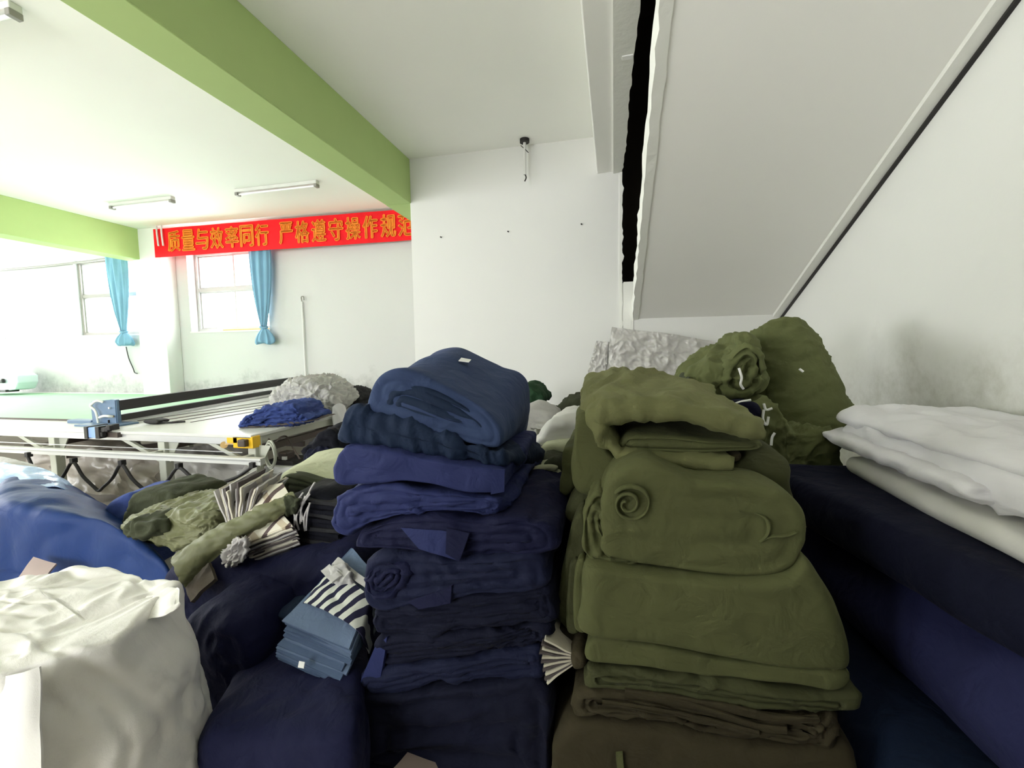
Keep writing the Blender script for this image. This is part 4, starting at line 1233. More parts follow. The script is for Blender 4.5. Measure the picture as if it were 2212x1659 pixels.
adopt(slab('turned_corner', [P(1798, 1446, 1.345), P(1832, 1448, 1.36), P(1834, 1468, 1.36), P(1800, 1480, 1.345)], .012, M['olive3']), o4)
olive('folded_olive_fabric', 'creased olive fold jutting out at the right, third below the big roll',
      [(1266, 1470), (1268, 1432), (1300, 1430), (1400, 1442), (1550, 1460), (1700, 1476), (1810, 1482), (1850, 1490), (1858, 1510), (1845, 1522), (1780, 1524), (1650, 1520), (1520, 1506), (1400, 1482), (1320, 1474)],
      (0, .52, 0), M['olive2'], WR_FLAT + [(.01, (4, 4, 30), 'r')], 2, .012, .03, seed=36., y=1.37)
o6 = olive('folded_olive_fabric', 'brownish olive fabric full of long slanting creases, fourth below the big roll',
      [(1248, 1530), (1246, 1492), (1290, 1478), (1390, 1486), (1520, 1510), (1650, 1524), (1760, 1528), (1795, 1535), (1796, 1590), (1760, 1602), (1650, 1592), (1520, 1566), (1400, 1540), (1300, 1534)],
      (0, .55, 0), M['olive_b'], [(.016, (3, 3, 26), 'r'), (.008, (7, 5, 60), 'r')], 3, .012, .035, seed=46., y=1.37)
for i, q in enumerate((((1350, 1492), (1480, 1515), (1620, 1560), (1700, 1572)), ((1420, 1500), (1560, 1522), (1680, 1548), (1770, 1552)), ((1300, 1512), (1420, 1530), (1540, 1556), (1640, 1580)))):
    rows = [[P(px, py - 9 + 3 * i, 1.342) for px, py in q], [P(px, py, 1.325) for px, py in q], [P(px, py + 13, 1.336) for px, py in q]]
    adopt(grid_sheet('creased_layer', rows, M['olive_b'], sub=6, th=.012, wr=[(.006, (6, 6, 20), 'r')], seed=i), o6)
a = poly([(1192, 1659), (1190, 1610), (1215, 1560), (1250, 1538), (1350, 1545), (1450, 1560), (1550, 1580), (1680, 1602), (1790, 1606), (1830, 1610), (1850, 1659)], 1.36)
a = np.vstack([a, [(a[-1][0] + .02, a[-1][1], .006), (a[0][0], a[0][1], .006)]])
o = loft('folded_olive_fabric', [a, back(a, (0, .6, 0))], M['olive_b'], n=150, r=.04, wr=WR_SOFT, seed=56.)
tag(o, 'brownish olive bale on the floor at the bottom of the right stack', 'fabric', 'olive fabric in the right stack')
adopt(slab('loose_strap', [P(1330, 1630, 1.31), P(1345, 1628, 1.31), P(1350, 1690, 1.31), P(1336, 1690, 1.31)], .01, M['olive']), o)

# fan of striped cut pieces between the two stacks
root = empty('striped_bundle', P(1200, 1440, 1.42), 'fanned bundle of pale striped cut pieces squeezed between the navy and olive stacks', 'cloth bundle')
for i in range(11):
    t = i / 10
    tip = P(1168 + 22 * abs(t - .3) - (4 if i % 2 else 0), 1385 + 95 * t, 1.36); knot = P(1246, 1420 + 10 * t, 1.40)
    w = np.array([0, .16, .0])
    adopt(slab('cut_piece', [knot, knot + w, tip + w, tip], .007, M['sheetdark'] if i % 2 else M['sheetcream'], res=9, wr=[(.004, (20, 20, 20), 'n')], seed=i), root)
a = poly([(1172, 1385), (1190, 1362), (1230, 1358), (1262, 1372), (1262, 1420), (1225, 1400), (1185, 1398)], 1.47)
adopt(loft('wrapping_cloth', [a, back(a, (0, .3, 0))], M['olive_b'], n=70, r=.02, wr=WR, seed=2.), root)
a = poly([(1240, 1440), (1236, 1408), (1252, 1398), (1266, 1410), (1262, 1436)], 1.385)
adopt(loft('tie_knot', [a, back(a, (0, .06, 0))], M['olive_b'], n=40, r=.02, wr=WR, seed=4.), root)

# ---- things behind the olive stack, against the back corner
ax0, ax1 = P(1760, 950, 2.75), P(1678, 722, 2.95)
d = ax1 - ax0; L = np.linalg.norm(d); d /= L
s1 = np.cross(d, (0, 1, 0)); s1 /= np.linalg.norm(s1); s2 = np.cross(s1, d)


def ring(t, r1, r2, n=14):
    c = ax0 + d * L * t
    return np.array([c + s1 * r1 * math.cos(a) + s2 * r2 * math.sin(a) for a in np.linspace(0, 2 * math.pi, n + 1)[:-1]])


o = loft('olive_fabric_roll', [ring(1.0, .165, .14), ring(.85, .195, .16), ring(.4, .215, .18), ring(0, .235, .19)], M['olive_g'], n=200, r=.06, seg=.014,
         wr=[(.012, (5, 5, 11), 'r'), (.009, (7, 7, 22), 'r'), (.002, (24, 20, 44), 'r')], seed=3.)
tag(o, 'tall wrinkled olive roll leaning against the right wall in the back corner', 'fabric', 'olive bundles in the back corner')
q = ax0 + d * L * .58 - s2 * .2
mk = tube('white_stitch', [P(1727, 797, 2.585), P(1735, 803, 2.585)], .006, M['paper'], smooth_path=False); mk['label'] = 'white thread tag'; adopt(mk, o)
y = 2.62
f = poly([(1462, 872), (1470, 830), (1492, 795), (1530, 768), (1570, 748), (1590, 730), (1612, 722), (1640, 745), (1652, 790), (1648, 835), (1620, 862), (1570, 868), (1510, 872)], y)
o = loft('olive_bundle', [f, back(f, (.0, .3, .02), (.9, .9))], M['olive_g'], n=240, r=.13, seg=.018, capn=44, wr=[(.035, (6, 5, 4), 'r'), (.014, (11, 12, 7), 'r'), (.004, (26, 24, 16), 'r')], seed=12.)
tag(o, 'bunched olive garment bundle between the plastic sheet and the leaning roll', 'garment bundle', 'olive bundles in the back corner')
a = poly([(1560, 850), (1556, 800), (1575, 765), (1610, 742), (1642, 760), (1650, 800), (1640, 838), (1605, 858)], y - .12)
adopt(loft('open_sleeve', [a, back(a, (0, .15, 0))], M['olive_g'], n=90, r=.05, capn=18, grooves=2, gd=.05, spiral=1., wr=[(.02, (12, 10, 12), 'r')], seed=22.), o)
adopt(tube('white_seam', [P(1596, 795, y - .20), P(1602, 815, y - .205), P(1600, 830, y - .20), P(1606, 840, y - .19)], .006, M['paper']), o)
adopt(tube('white_seam', [P(1500, 852, y - .14), P(1512, 850, y - .15), P(1510, 858, y - .15)], .007, M['paper']), o)
a = poly([(1462, 850), (1470, 828), (1490, 812), (1494, 835), (1478, 862)], y - .1)
adopt(loft('dark_sleeve', [a, back(a, (0, .2, 0))], M['olive_d'], n=50, r=.03, wr=WR, seed=5.), o)
f = poly([(1600, 1010), (1600, 930), (1620, 880), (1650, 862), (1680, 880), (1700, 925), (1790, 930), (1830, 950), (1810, 1010)], 2.42)
f = np.vstack([f, [(f[-1][0], 2.42, .02), (f[0][0], 2.42, .02)]])
o = loft('crumpled_olive_heap', [f, back(f, (0, .3, 0), (.95, .98))], M['olive_g'], n=260, r=.05, seg=.02, capn=30, wr=[(.03, (8, 6, 6), 'r'), (.014, (18, 14, 14), 'r'), (.006, (36, 30, 30), 'r')], seed=33.)
tag(o, 'crumpled olive cloth heap with white threads below the leaning roll', 'cloth', 'olive bundles in the back corner')
for k, pp in enumerate((((1650, 872), (1655, 885), (1668, 882)), ((1650, 885), (1648, 905), (1656, 918), (1660, 900)), ((1674, 935), (1668, 945), (1666, 962)), ((1578, 876), (1600, 868), (1622, 864)))):
    adopt(tube('white_thread', [P(px, py, 2.34) for px, py in pp], .006, M['paper'], ns=6), o)
a = poly([(1580, 905), (1585, 872), (1610, 864), (1635, 876), (1640, 900), (1610, 912)], 2.36)
adopt(loft('navy_lining', [a, back(a, (0, .1, 0))], M['navy2'], n=50, r=.03, wr=WR, seed=7.), o)
y = 2.5
f = poly([(1287, 900), (1287, 842), (1300, 836), (1345, 835), (1395, 842), (1440, 846), (1470, 842), (1472, 900)], y)
f = np.vstack([f, [(f[-1][0], y, .02), (f[0][0], y, .02)]])
o = loft('olive_fabric_bale', [f, back(f, (0, .3, 0))], M['olive2'], n=120, r=.02, wr=WR_SOFT, seed=43.)
tag(o, 'flat topped olive fabric bale right behind the folded quilt', 'fabric')

# ---- white and grey things between the stacks
y = 3.3
f = poly([(1165, 1000), (1168, 972), (1175, 960), (1240, 955), (1262, 958), (1262, 1000)], 2.25)
f = np.vstack([f, [(f[-1][0], 2.25, .01), (f[0][0] - .15, 2.25, .01)]])
o = loft('sage_fabric_bale', [f, back(f, (0, .85, 0))], M['sage'], n=110, r=.03, wr=WR_SOFT, seed=8.)
tag(o, 'pale sage fabric bale under the white cloth between the two stacks', 'fabric')
f = poly([(1165, 958), (1168, 935), (1185, 912), (1215, 896), (1238, 892), (1262, 893), (1290, 920), (1290, 956)], 2.45)
o = loft('white_cloth_bag', [f, back(f, (0, .5, -.01), (.9, .9))], M['cream'], n=100, r=.09, wr=[(.015, (6, 5, 4), 'r'), (.006, (14, 9, 9), 'r')], seed=18.)
tag(o, 'plump white cloth bag lying on the sage fabric between the two stacks', 'bag')
f = poly([(1110, 945), (1112, 895), (1130, 880), (1158, 876), (1185, 886), (1204, 903), (1205, 915), (1180, 925), (1165, 950)], 3.0)
f = np.vstack([f, [(f[-1][0], 3., .02), (f[0][0], 3., .02)]])
o = loft('grey_cloth_bundle', [f, back(f, (0, .35, 0), (.9, .98))], M['grey_white'], n=110, r=.06, wr=[(.014, (3, 4, 22), 'r'), (.006, (8, 8, 50), 'r')], seed=28.)
tag(o, 'grey creased cloth bundle by the pier wall behind the navy stack', 'cloth bundle')
f = poly([(1112, 885), (1115, 845), (1135, 830), (1158, 838), (1176, 858), (1174, 872), (1160, 872), (1140, 878)], 3.6)
f = np.vstack([f, [(f[-1][0], 3.6, .02), (f[0][0], 3.6, .02)]])
o = loft('dark_green_cloth', [f, back(f, (0, .4, 0), (.95, .98))], M['forest'], n=90, r=.06, wr=[(.035, (7, 7, 9), 'r')], seed=38.)
tag(o, 'dark green cloth heap peeking out behind the navy stack by the pier wall', 'cloth')
f = poly([(1196, 910), (1206, 885), (1225, 868), (1245, 860), (1262, 862), (1280, 858), (1300, 864), (1305, 910)], 3.5)
f = np.vstack([f, [(f[-1][0], 3.5, .02), (f[0][0], 3.5, .02)]])
o = loft('dark_olive_cloth', [f, back(f, (0, .5, 0), (.95, .98))], M['olive_d'], n=110, r=.07, wr=[(.05, (6, 6, 7), 'r'), (.02, (15, 15, 16), 'r')], seed=48.)
tag(o, 'crumpled dark olive cloth heap at the foot of the pier wall left of the quilt', 'cloth')
f = poly([(1138, 1060), (1145, 1020), (1165, 1000), (1200, 992), (1220, 1010), (1222, 1060)], 2.0)
f = np.vstack([f, [(f[-1][0], 2.0, .02), (f[0][0], 2.0, .02)]])
o = loft('grey_green_cloth', [f, back(f, (0, .22, 0))], M['olive_d'], n=90, r=.05, wr=[(.03, (7, 7, 12), 'r')], seed=58.)
tag(o, 'dark grey green cloth pieces wedged low between the navy and olive stacks', 'cloth')
for k, pp in enumerate(([(1144, 1018), (1150, 1008), (1185, 1004), (1205, 1010), (1190, 1018), (1160, 1022)], [(1178, 1035), (1185, 1018), (1205, 1018), (1210, 1034), (1200, 1044)])):
    a = poly(pp, 1.96); adopt(loft('pale_scrap', [a, back(a, (0, .1, 0))], M['sage'], n=40, r=.02, wr=WR, seed=k), o)

# ---- plastic film on the wall under the stair
def wallsheet(rows, off, mat, seed, lab):
    ctrl = [[P(px, py, YP - off - o_) for px, py, o_ in r] for r in rows]
    o = grid_sheet('plastic_wall_sheet', ctrl, mat, sub=22, th=.003, wr=[(.026, (4.5, 2, 4.5), 'r'), (.014, (11, 4, 12), 'r'), (.007, (28, 9, 28), 'r')], seed=seed)
    tag(o, lab, 'plastic sheet'); return o


wallsheet([[(1322, 706, .0), (1352, 710, .02), (1400, 716, .02), (1450, 722, .03), (1510, 732, .03), (1580, 742, .02)],
           [(1316, 750, .03), (1345, 752, .05), (1400, 755, .05), (1450, 760, .06), (1510, 768, .05), (1585, 775, .03)],
           [(1312, 795, .05), (1340, 795, .06), (1400, 798, .08), (1450, 800, .08), (1510, 805, .07), (1590, 810, .05)],
           [(1300, 850, .08), (1340, 850, .09), (1400, 850, .10), (1450, 850, .11), (1510, 850, .1), (1595, 850, .08)]], .04, M['clear'], 5., 'crinkled clear plastic sheet hung on the wall under the stair')
wallsheet([[(1288, 736, .0), (1300, 737, .0), (1314, 738, .01)], [(1280, 765, .01), (1298, 765, .01), (1312, 766, .02)], [(1270, 800, .01), (1290, 802, .02), (1310, 800, .02)], [(1272, 838, .01), (1290, 840, .02), (1308, 838, .03)]],
          .02, M['clear'], 9., 'small torn piece of clear plastic stuck to the wall left of the large plastic sheet')

# ---- right: navy slabs along the wall, white fabric on top
def rightslab(label, name, xl, xr, y0, y1, z0, z1, mat, seed, wr, r=.05, cat='fabric', grp='fabric piled along the right wall', endr=.05, skew=0., bulge=.0):
    def sec(y, t):
        h = z1 - z0; x = xl + skew * t
        return np.array([(xr, y, z0), (xr, y, z1), ((x + xr) / 2, y, z1 + .01), (x + r, y, z1), (x + r * .25, y, z1 - min(r, h * .3) * .5), (x - bulge, y, (z0 + z1) / 2), (x + r * .25, y, z0 + min(r, h * .3) * .5), (x + r, y, z0), ((x + xr) / 2, y, z0)])
    o = loft(name, [sec(y0 + (y1 - y0) * t, t) for t in (0, .33, .66, 1)], mat, n=130, r=endr, seg=.035, wr=wr, seed=seed)
    tag(o, label, cat, grp); return o


zt = 1.0
rightslab('navy fabric slab directly under the white fabric along the right wall', 'folded_navy_fabric', 1.02, XR - .09, .75, 2.28, .80, .985, M['navy2'], 1., WR_SOFT, r=.07, skew=-.34)
rightslab('middle navy fabric slab of the pile along the right wall', 'folded_navy_fabric', 1.02, XR - .09, .65, 2.22, .405, .79, M['navy_r'], 2., WR_SOFT, r=.10, skew=-.16, bulge=.03)
rightslab('lowest navy fabric bale on the floor along the right wall', 'folded_navy_fabric', 0.74, XR - .09, .5, 2.2, .006, .395, M['navyteal'], 3., WR_SOFT, r=.12, skew=.0, bulge=.02)
rightslab('smooth cream fabric slab on the navy slab along the right wall', 'folded_white_fabric', .985, XR - .09, .8, 2.16, .99, 1.065, M['cream'], 4., [(.006, (2, 2, 6), 'n')], r=.05)
wt = rightslab('rumpled white fabric with soft folds on top of the pile along the right wall', 'folded_white_fabric', 1.02, XR - .035, 1.1, 2.30, 1.08, 1.215, M['white'], 5., [(.026, (5, 3, 9), 'r'), (.010, (9, 6, 30), 'r')], r=.06)
a = [np.array([(XR - .06, y_, 1.175), (XR - .06, y_, 1.26), (1.3, y_, 1.27), (1.10, y_, 1.255), (1.02, y_, 1.225), (1.06, y_, 1.19), (1.3, y_, 1.19)]) for y_ in (1.35, 1.8, 2.34)]
adopt(loft('top_fold', a, M['white'], n=110, r=.04, seg=.03, wr=[(.022, (5, 3, 5), 'r'), (.008, (12, 7, 12), 'r')], seed=6.), wt)
a = [np.array([(1.35, y_, 1.10), (1.35, y_, 1.15), (1.15, y_, 1.16), (.985, y_, 1.15), (.96, y_, 1.125), (1.0, y_, 1.10), (1.2, y_, 1.095)]) for y_ in (1.5, 2.0, 2.35)]
adopt(loft('front_fold', a, M['white'], n=90, r=.03, seg=.03, wr=[(.014, (6, 4, 14), 'r')], seed=16.), wt)
o = slab('paper_note', [P(2100, 937, 1.9), P(2130, 945, 1.9), P(2140, 935, 2.0), P(2105, 929, 2.0)], .003, M['grey_white']); tag(o, 'small grey label patch on the white fabric by the right wall', 'label')

# ================================================================== LEFT FOREGROUND
# white woven sack
TOPR = np.array([(-1.60, 1.262), (-1.548, 1.252), (-1.535, 1.20), (-1.50, 1.10), (-1.44, .99), (-1.44, .93), (-1.54, .82), (-1.60, .77), (-1.68, .77), (-2.0, .90), (-2.26, 1.08), (-2.26, 1.14), (-2.09, 1.29), (-2.03, 1.305), (-1.95, 1.298)])
MIDR = np.array([(-1.60, 1.29), (-1.52, 1.27), (-1.44, 1.20), (-1.41, 1.10), (-1.40, 1.0), (-1.42, .92), (-1.50, .82), (-1.58, .765), (-1.68, .76), (-2.0, .88), (-2.28, 1.06), (-2.30, 1.14), (-2.12, 1.30), (-2.03, 1.33), (-1.9, 1.33)])


def sring(R, z, s, dz=0.):
    c = R.mean(0); q = c + (R - c) * s
    return np.array([(p[0], p[1], z + dz * (p[1] - 1.)) for p in q])


sack = loft('woven_sack', [sring(TOPR, .69, .985, .03), sring(TOPR, .665, 1.0), sring(TOPR * .55 + MIDR * .45, .60, .975), sring(MIDR, .52, 1.0), sring(MIDR, .38, 1.03), sring(MIDR, .2, 1.07), sring(MIDR, .08, 1.08), sring(MIDR, .012, 1.04)], M['sackweave'], n=220, r=.018, seg=.014, capn=34,
            wr=[(.014, (4.5, 4.5, 3), 'r'), (.009, (10, 10, 6), 'r'), (.010, (3, 7, 2), 'c')], warp=(.018, 3.), seed=3.)
tag(sack, 'large white woven sack with a creased flat top in the lower left corner', 'sack')
adopt(loft('folded_corner', [np.array([P(px, py, y_) for px, py, y_ in ((352, 1330, 1.08), (345, 1300, 1.13), (360, 1276, 1.18), (384, 1268, 1.2), (386, 1290, 1.16), (382, 1312, 1.12))]),
                              np.array([P(px, py, y_) for px, py, y_ in ((300, 1345, 1.08), (296, 1310, 1.13), (310, 1285, 1.2), (330, 1278, 1.24), (334, 1300, 1.2), (330, 1325, 1.14))])], M['sackweave'], n=60, r=.03, wr=[(.01, (12, 12, 12), 'r')], seed=5.), sack)
fl = grid_sheet('side_flap', [[P(-60, 1480, .80), P(0, 1464, .785), P(50, 1452, .785), P(86, 1440, .80)], [P(-60, 1560, .775), P(0, 1560, .76), P(50, 1560, .76), P(88, 1555, .775)],
                              [P(-60, 1640, .765), P(0, 1640, .755), P(50, 1640, .755), P(92, 1640, .765)], [P(-60, 1760, .77), P(0, 1760, .76), P(50, 1760, .76), P(98, 1760, .77)]], M['sackweave'], sub=10, th=.006, wr=[(.008, (6, 6, 6), 'r')], seed=2.)
adopt(fl, sack)

# blue plastic sheeting over a mound
f = poly([(-90, 1330), (-90, 1130), (0, 1085), (80, 1090), (200, 1118), (290, 1165), (365, 1220), (385, 1300)], 1.95)
f = np.vstack([f, [(f[-1][0] + .03, 1.95, .01), (f[0][0], 1.95, .01)]])
b_ = poly([(-60, 1230), (-60, 1050), (0, 1014), (60, 1014), (130, 1034), (205, 1075), (262, 1112), (300, 1180)], 2.6)
b_ = np.vstack([b_, [(b_[-1][0] + .05, 2.6, .01), (b_[0][0], 2.6, .01)]])
o = loft('blue_plastic_mound', [f, b_], M['bluefilm'], n=170, r=.10, seg=.035, capn=24, wr=[(.03, (1.6, 1.6, 2), 'n'), (.014, (3.5, 3.5, 3), 'r')], warp=(.03, 2.), seed=14.)
tag(o, 'mound covered in glossy blue plastic sheeting at the left edge behind the white sack', 'covered mound')
gr = [[P(-60, 1010, 2.55), P(20, 1006, 2.6), P(90, 1016, 2.6), P(150, 1038, 2.6), P(168, 1062, 2.55)], [P(-60, 1050, 2.3), P(20, 1050, 2.3), P(80, 1052, 2.3), P(130, 1058, 2.3), P(160, 1072, 2.35)]]
fl = grid_sheet('film_edge', [[p + np.array([0, -.03, .03]) for p in r] for r in gr], M['paleblue'], sub=9, th=.004, wr=[(.02, (5, 5, 5), 'r')], seed=3.); fl['label'] = 'pale translucent film edge'; adopt(fl, o)
o = grid_sheet('grey_cloth', [[P(-30, 985, 2.66), P(5, 987, 2.68), P(45, 996, 2.68), P(80, 1006, 2.66)], [P(-30, 1012, 2.6), P(5, 1012, 2.6), P(45, 1014, 2.6), P(80, 1018, 2.6)]], M['grey_white'], sub=8, th=.03, wr=[(.01, (9, 9, 9), 'r')])
tag(o, 'grey white cloth lying on the top of the blue plastic mound', 'cloth')
o = slab('reflective_card', [P(10, 1295, 1.62), P(70, 1290, 1.60), P(124, 1220, 1.80), P(74, 1204, 1.84)], .01, M['pink'], wr=[(.008, (7, 7, 7), 'n')])
tag(o, 'crumpled pinkish paper sheet on the blue plastic behind the sack', 'paper')
# navy bales of the middle left
f = poly([(376, 1300), (378, 1225), (405, 1195), (480, 1195), (560, 1210), (640, 1195), (740, 1185), (770, 1230), (775, 1300)], 1.80)
f = np.vstack([f, [(f[-1][0], 1.8, .01), (f[0][0], 1.8, .01)]])
o = loft('navy_fabric_bale', [f, back(f, (-.05, .75, .06))], M['navy3'], n=160, r=.10, seg=.04, capn=20, wr=[(.025, (3, 3, 3), 'n'), (.01, (7, 7, 9), 'r')], seed=64.)
tag(o, 'big navy bale in shadow under the tied plaid bundle', 'fabric', 'navy bales on the floor in the middle left')
f = poly([(395, 1440), (410, 1330), (470, 1290), (540, 1300), (580, 1340), (600, 1420), (590, 1500)], 1.52)
f = np.vstack([f, [(f[-1][0], 1.52, .01), (f[0][0], 1.52, .01)]])
o = loft('navy_fabric_bale', [f, back(f, (0, .2, .0))], M['navy3'], n=120, r=.10, capn=20, wr=[(.025, (3, 3, 3), 'n'), (.01, (7, 7, 9), 'r')], seed=74.)
tag(o, 'rounded navy bale just right of the white sack', 'fabric', 'navy bales on the floor in the middle left')
pts8 = [P(385, 1700, 1.06), P(790, 1700, 1.10), P(800, 1400, 1.78), P(520, 1400, 1.72)]
lo = [(p[0], p[1], .008) for p in pts8]
hi = [P(405, 1590, 1.12), P(775, 1590, 1.13), P(790, 1330, 1.70), P(560, 1360, 1.66)]
o = hexblob('navy_fabric_bale', lo + [tuple(p) for p in hi], M['navy3'], res=36, e=7, wr=[(.015, (3, 3, 3), 'n'), (.008, (7, 7, 9), 'r')], seed=84.)
tag(o, 'low navy bale on the floor under the grey blue denim bundle', 'fabric', 'navy bales on the floor in the middle left')

# denim bundle tied with a striped cloth
A_, B_, C_, D_ = P(628, 1338, 1.44), P(760, 1398, 1.38), P(812, 1262, 1.60), P(744, 1203, 1.74)
nv = np.cross(B_ - A_, D_ - A_); nv /= np.linalg.norm(nv)
if nv[2] < 0: nv = -nv
root = empty('denim_bundle', (A_ + C_) / 2 - nv * .15, 'bundle of grey blue denim cut pieces tied with a navy and white striped cloth', 'cloth bundle')
rd = random.Random(4)
ex = (B_ - A_) / np.linalg.norm(B_ - A_); ey = (D_ - A_) / np.linalg.norm(D_ - A_)
for i in range(16):
    o_ = -nv * (.0085 * i + .002)
    j = lambda s: rd.uniform(-s, s)
    k_ = -.05 * (i / 15) - (.03 if i > 8 else 0)
    cs = [A_ + o_ + ex * (j(.012) - .02) + ey * (j(.012) + k_ - .01), B_ + o_ + ex * (j(.012) - .015 * (i > 7)) + ey * (j(.015) + k_), C_ + o_ + ex * j(.01) + ey * (j(.02) + .03), D_ + o_ + ex * j(.01) + ey * (j(.02) + .04)]
    adopt(slab('cut_piece', cs, (.0072 + .002 * (i % 3)), M['denim'] if i % 2 else M['denim2'], res=15, wr=[(.004, (14, 14, 14), 'n'), (.002, (40, 40, 40), 'n')], seed=i * 3.1), root)
lp = lambda u, v, h=0.: A_ * (1 - u) * (1 - v) + B_ * u * (1 - v) + C_ * u * v + D_ * (1 - u) * v + nv * h
rows = []
for v in np.linspace(.22, .74, 6):
    rows.append([lp(-.035, v, -.10), lp(-.035, v, -.03), lp(.02, v, .012), lp(.3, v, .028), lp(.6, v, .03), lp(.97, v, .016), lp(1.05, v, -.03), lp(1.05, v, -.12)])
sw = grid_sheet('striped_wrap', rows, M['stripe'], sub=6, th=.005, wr=[(.008, (12, 12, 12), 'r')], seed=3.); adopt(sw, root)
adopt(loft('tie_knot', [np.array([lp(u, v, .05) for u, v in ((.1, .66), (.28, .6), (.55, .66), (.62, .76), (.4, .86), (.2, .82))]), np.array([lp(u, v, .02) for u, v in ((.08, .64), (.28, .58), (.57, .64), (.64, .78), (.4, .88), (.18, .84))])],
           M['grey_white'], n=60, r=.016, wr=[(.012, (16, 16, 16), 'r')], seed=5.), root)
adopt(slab('tie_end', [lp(-.02, .60, .05), lp(.38, .52, .06), lp(.45, .68, .06), lp(.08, .72, .055)], .008, M['grey_white'], wr=[(.01, (14, 14, 14), 'r')], seed=9.), root)
adopt(grid_sheet('tie_band', [[lp(u, .78, .03 if 0 < u < 1 else -.05) for u in (-.04, .02, .3, .6, .97, 1.05)], [lp(u, .9, .03 if 0 < u < 1 else -.05) for u in (-.04, .02, .3, .6, .97, 1.05)]], M['grey_white'], sub=5, th=.006), root)
o = slab('white_scrap', [P(646, 1428, 1.34), P(658, 1430, 1.34), P(656, 1444, 1.33), P(643, 1442, 1.33)], .003, M['paper']); tag(o, 'tiny white paper scrap below the front edge of the denim bundle', 'paper')
f = poly([(590, 1350), (586, 1330), (600, 1314), (640, 1310), (650, 1330), (630, 1350)], 1.62)
o = loft('blue_cloth', [f, back(f, (0, .15, 0))], M['navyteal'], n=60, r=.04, wr=WR, seed=3.); tag(o, 'teal navy cloth corner behind the left edge of the denim bundle', 'cloth')

# olive and plaid bundles on top of the navy bale
f = poly([(282, 1140), (280, 1098), (292, 1070), (318, 1055), (350, 1058), (385, 1068), (398, 1090), (440, 1096), (470, 1085), (478, 1110), (450, 1130), (380, 1130)], 2.25)
f2 = np.vstack([f])
o = loft('dark_olive_roll', [f2, back(f2, (-.05, .35, 0), (.95, .9))], M['olive_d'], n=110, r=.05, wr=[(.012, (5, 5, 9), 'r'), (.006, (12, 12, 20), 'r')], seed=5.)
tag(o, 'dark olive rolled cloth behind the tied olive bundle on the left', 'cloth')
f = poly([(240, 1120), (238, 1090), (262, 1070), (288, 1066), (296, 1090), (290, 1125)], 2.35)
f = np.vstack([f, [(f[-1][0], 2.35, .01), (f[0][0], 2.35, .01)]])
o = loft('navy_cloth_fold', [f, back(f, (-.05, .3, 0))], M['royal'], n=80, r=.05, wr=WR, seed=6.); tag(o, 'small blue cloth fold between the blue plastic mound and the dark olive roll', 'cloth')
f = poly([(276, 1140), (288, 1118), (318, 1104), (370, 1098), (430, 1094), (470, 1098), (486, 1130), (478, 1162), (440, 1176), (395, 1182), (340, 1170), (300, 1162)], 2.0, k=-.15)
ob = loft('olive_bundle', [f, back(f, (-.08, .3, .0), (.95, .9))], M['olive_s'], n=240, r=.09, seg=.018, capn=44, wr=[(.022, (5, 6, 11), 'r'), (.014, (11, 12, 24), 'r'), (.006, (24, 24, 50), 'r')], seed=15.)
tag(ob, 'tied shiny olive cloth bundle lying left of the plaid bundle', 'cloth bundle')
a = poly([(284, 1146), (292, 1124), (318, 1116), (352, 1124), (362, 1142), (342, 1158), (310, 1160)], 1.90)
adopt(loft('bunched_end', [a, back(a, (0, .1, 0))], M['olive_d'], n=60, r=.05, wr=[(.03, (14, 14, 14), 'r')], seed=7.), ob)
# plaid bundle
cen = P(520, 1142, 1.92)
root = empty('plaid_bundle', cen - np.array([0, 0, .1]), 'bundle of cream and brown plaid cut pieces fanned out above its olive tie', 'cloth bundle')
tips = np.linspace(0, 1, 22)
for i, t in enumerate(tips):
    tx = 462 + 108 * t; ty = 1064 - 14 * math.sin(t * math.pi) + (4 if i % 2 else -3) + 5 * math.sin(i * 1.7)
    kx = 492 + 40 * t; ky = 1140 - 10 * t
    a0 = P(kx, ky, 1.86); a1 = P(tx, ty, 1.88 + .03 * math.sin(i)); w = np.array([-.02, .2, .02])
    side = np.array([.012, 0, .0])
    adopt(slab('cut_piece', [a0, a0 + w, a1 + w, a1], .009, (M['sheetwhite'], M['sheetdark'], M['sheetcream'])[i % 3], res=12, wr=[(.008, (14, 14, 14), 'n')], seed=i * 2.3), root)
# upper plaid face (right), in leaning layers
for i in range(6):
    dz = np.array([-.010 * i, .014 * i, -.012 * i])
    c_ = [P(536, 1122, 1.84) + dz, P(636, 1092, 1.90) + dz, P(612, 1044, 1.98) + dz, P(556, 1056, 1.95) + dz]
    adopt(slab('plaid_piece', c_, .008, M['plaid'], res=12, wr=[(.005, (12, 12, 12), 'n')], seed=i * 5., bulge=.015), root)
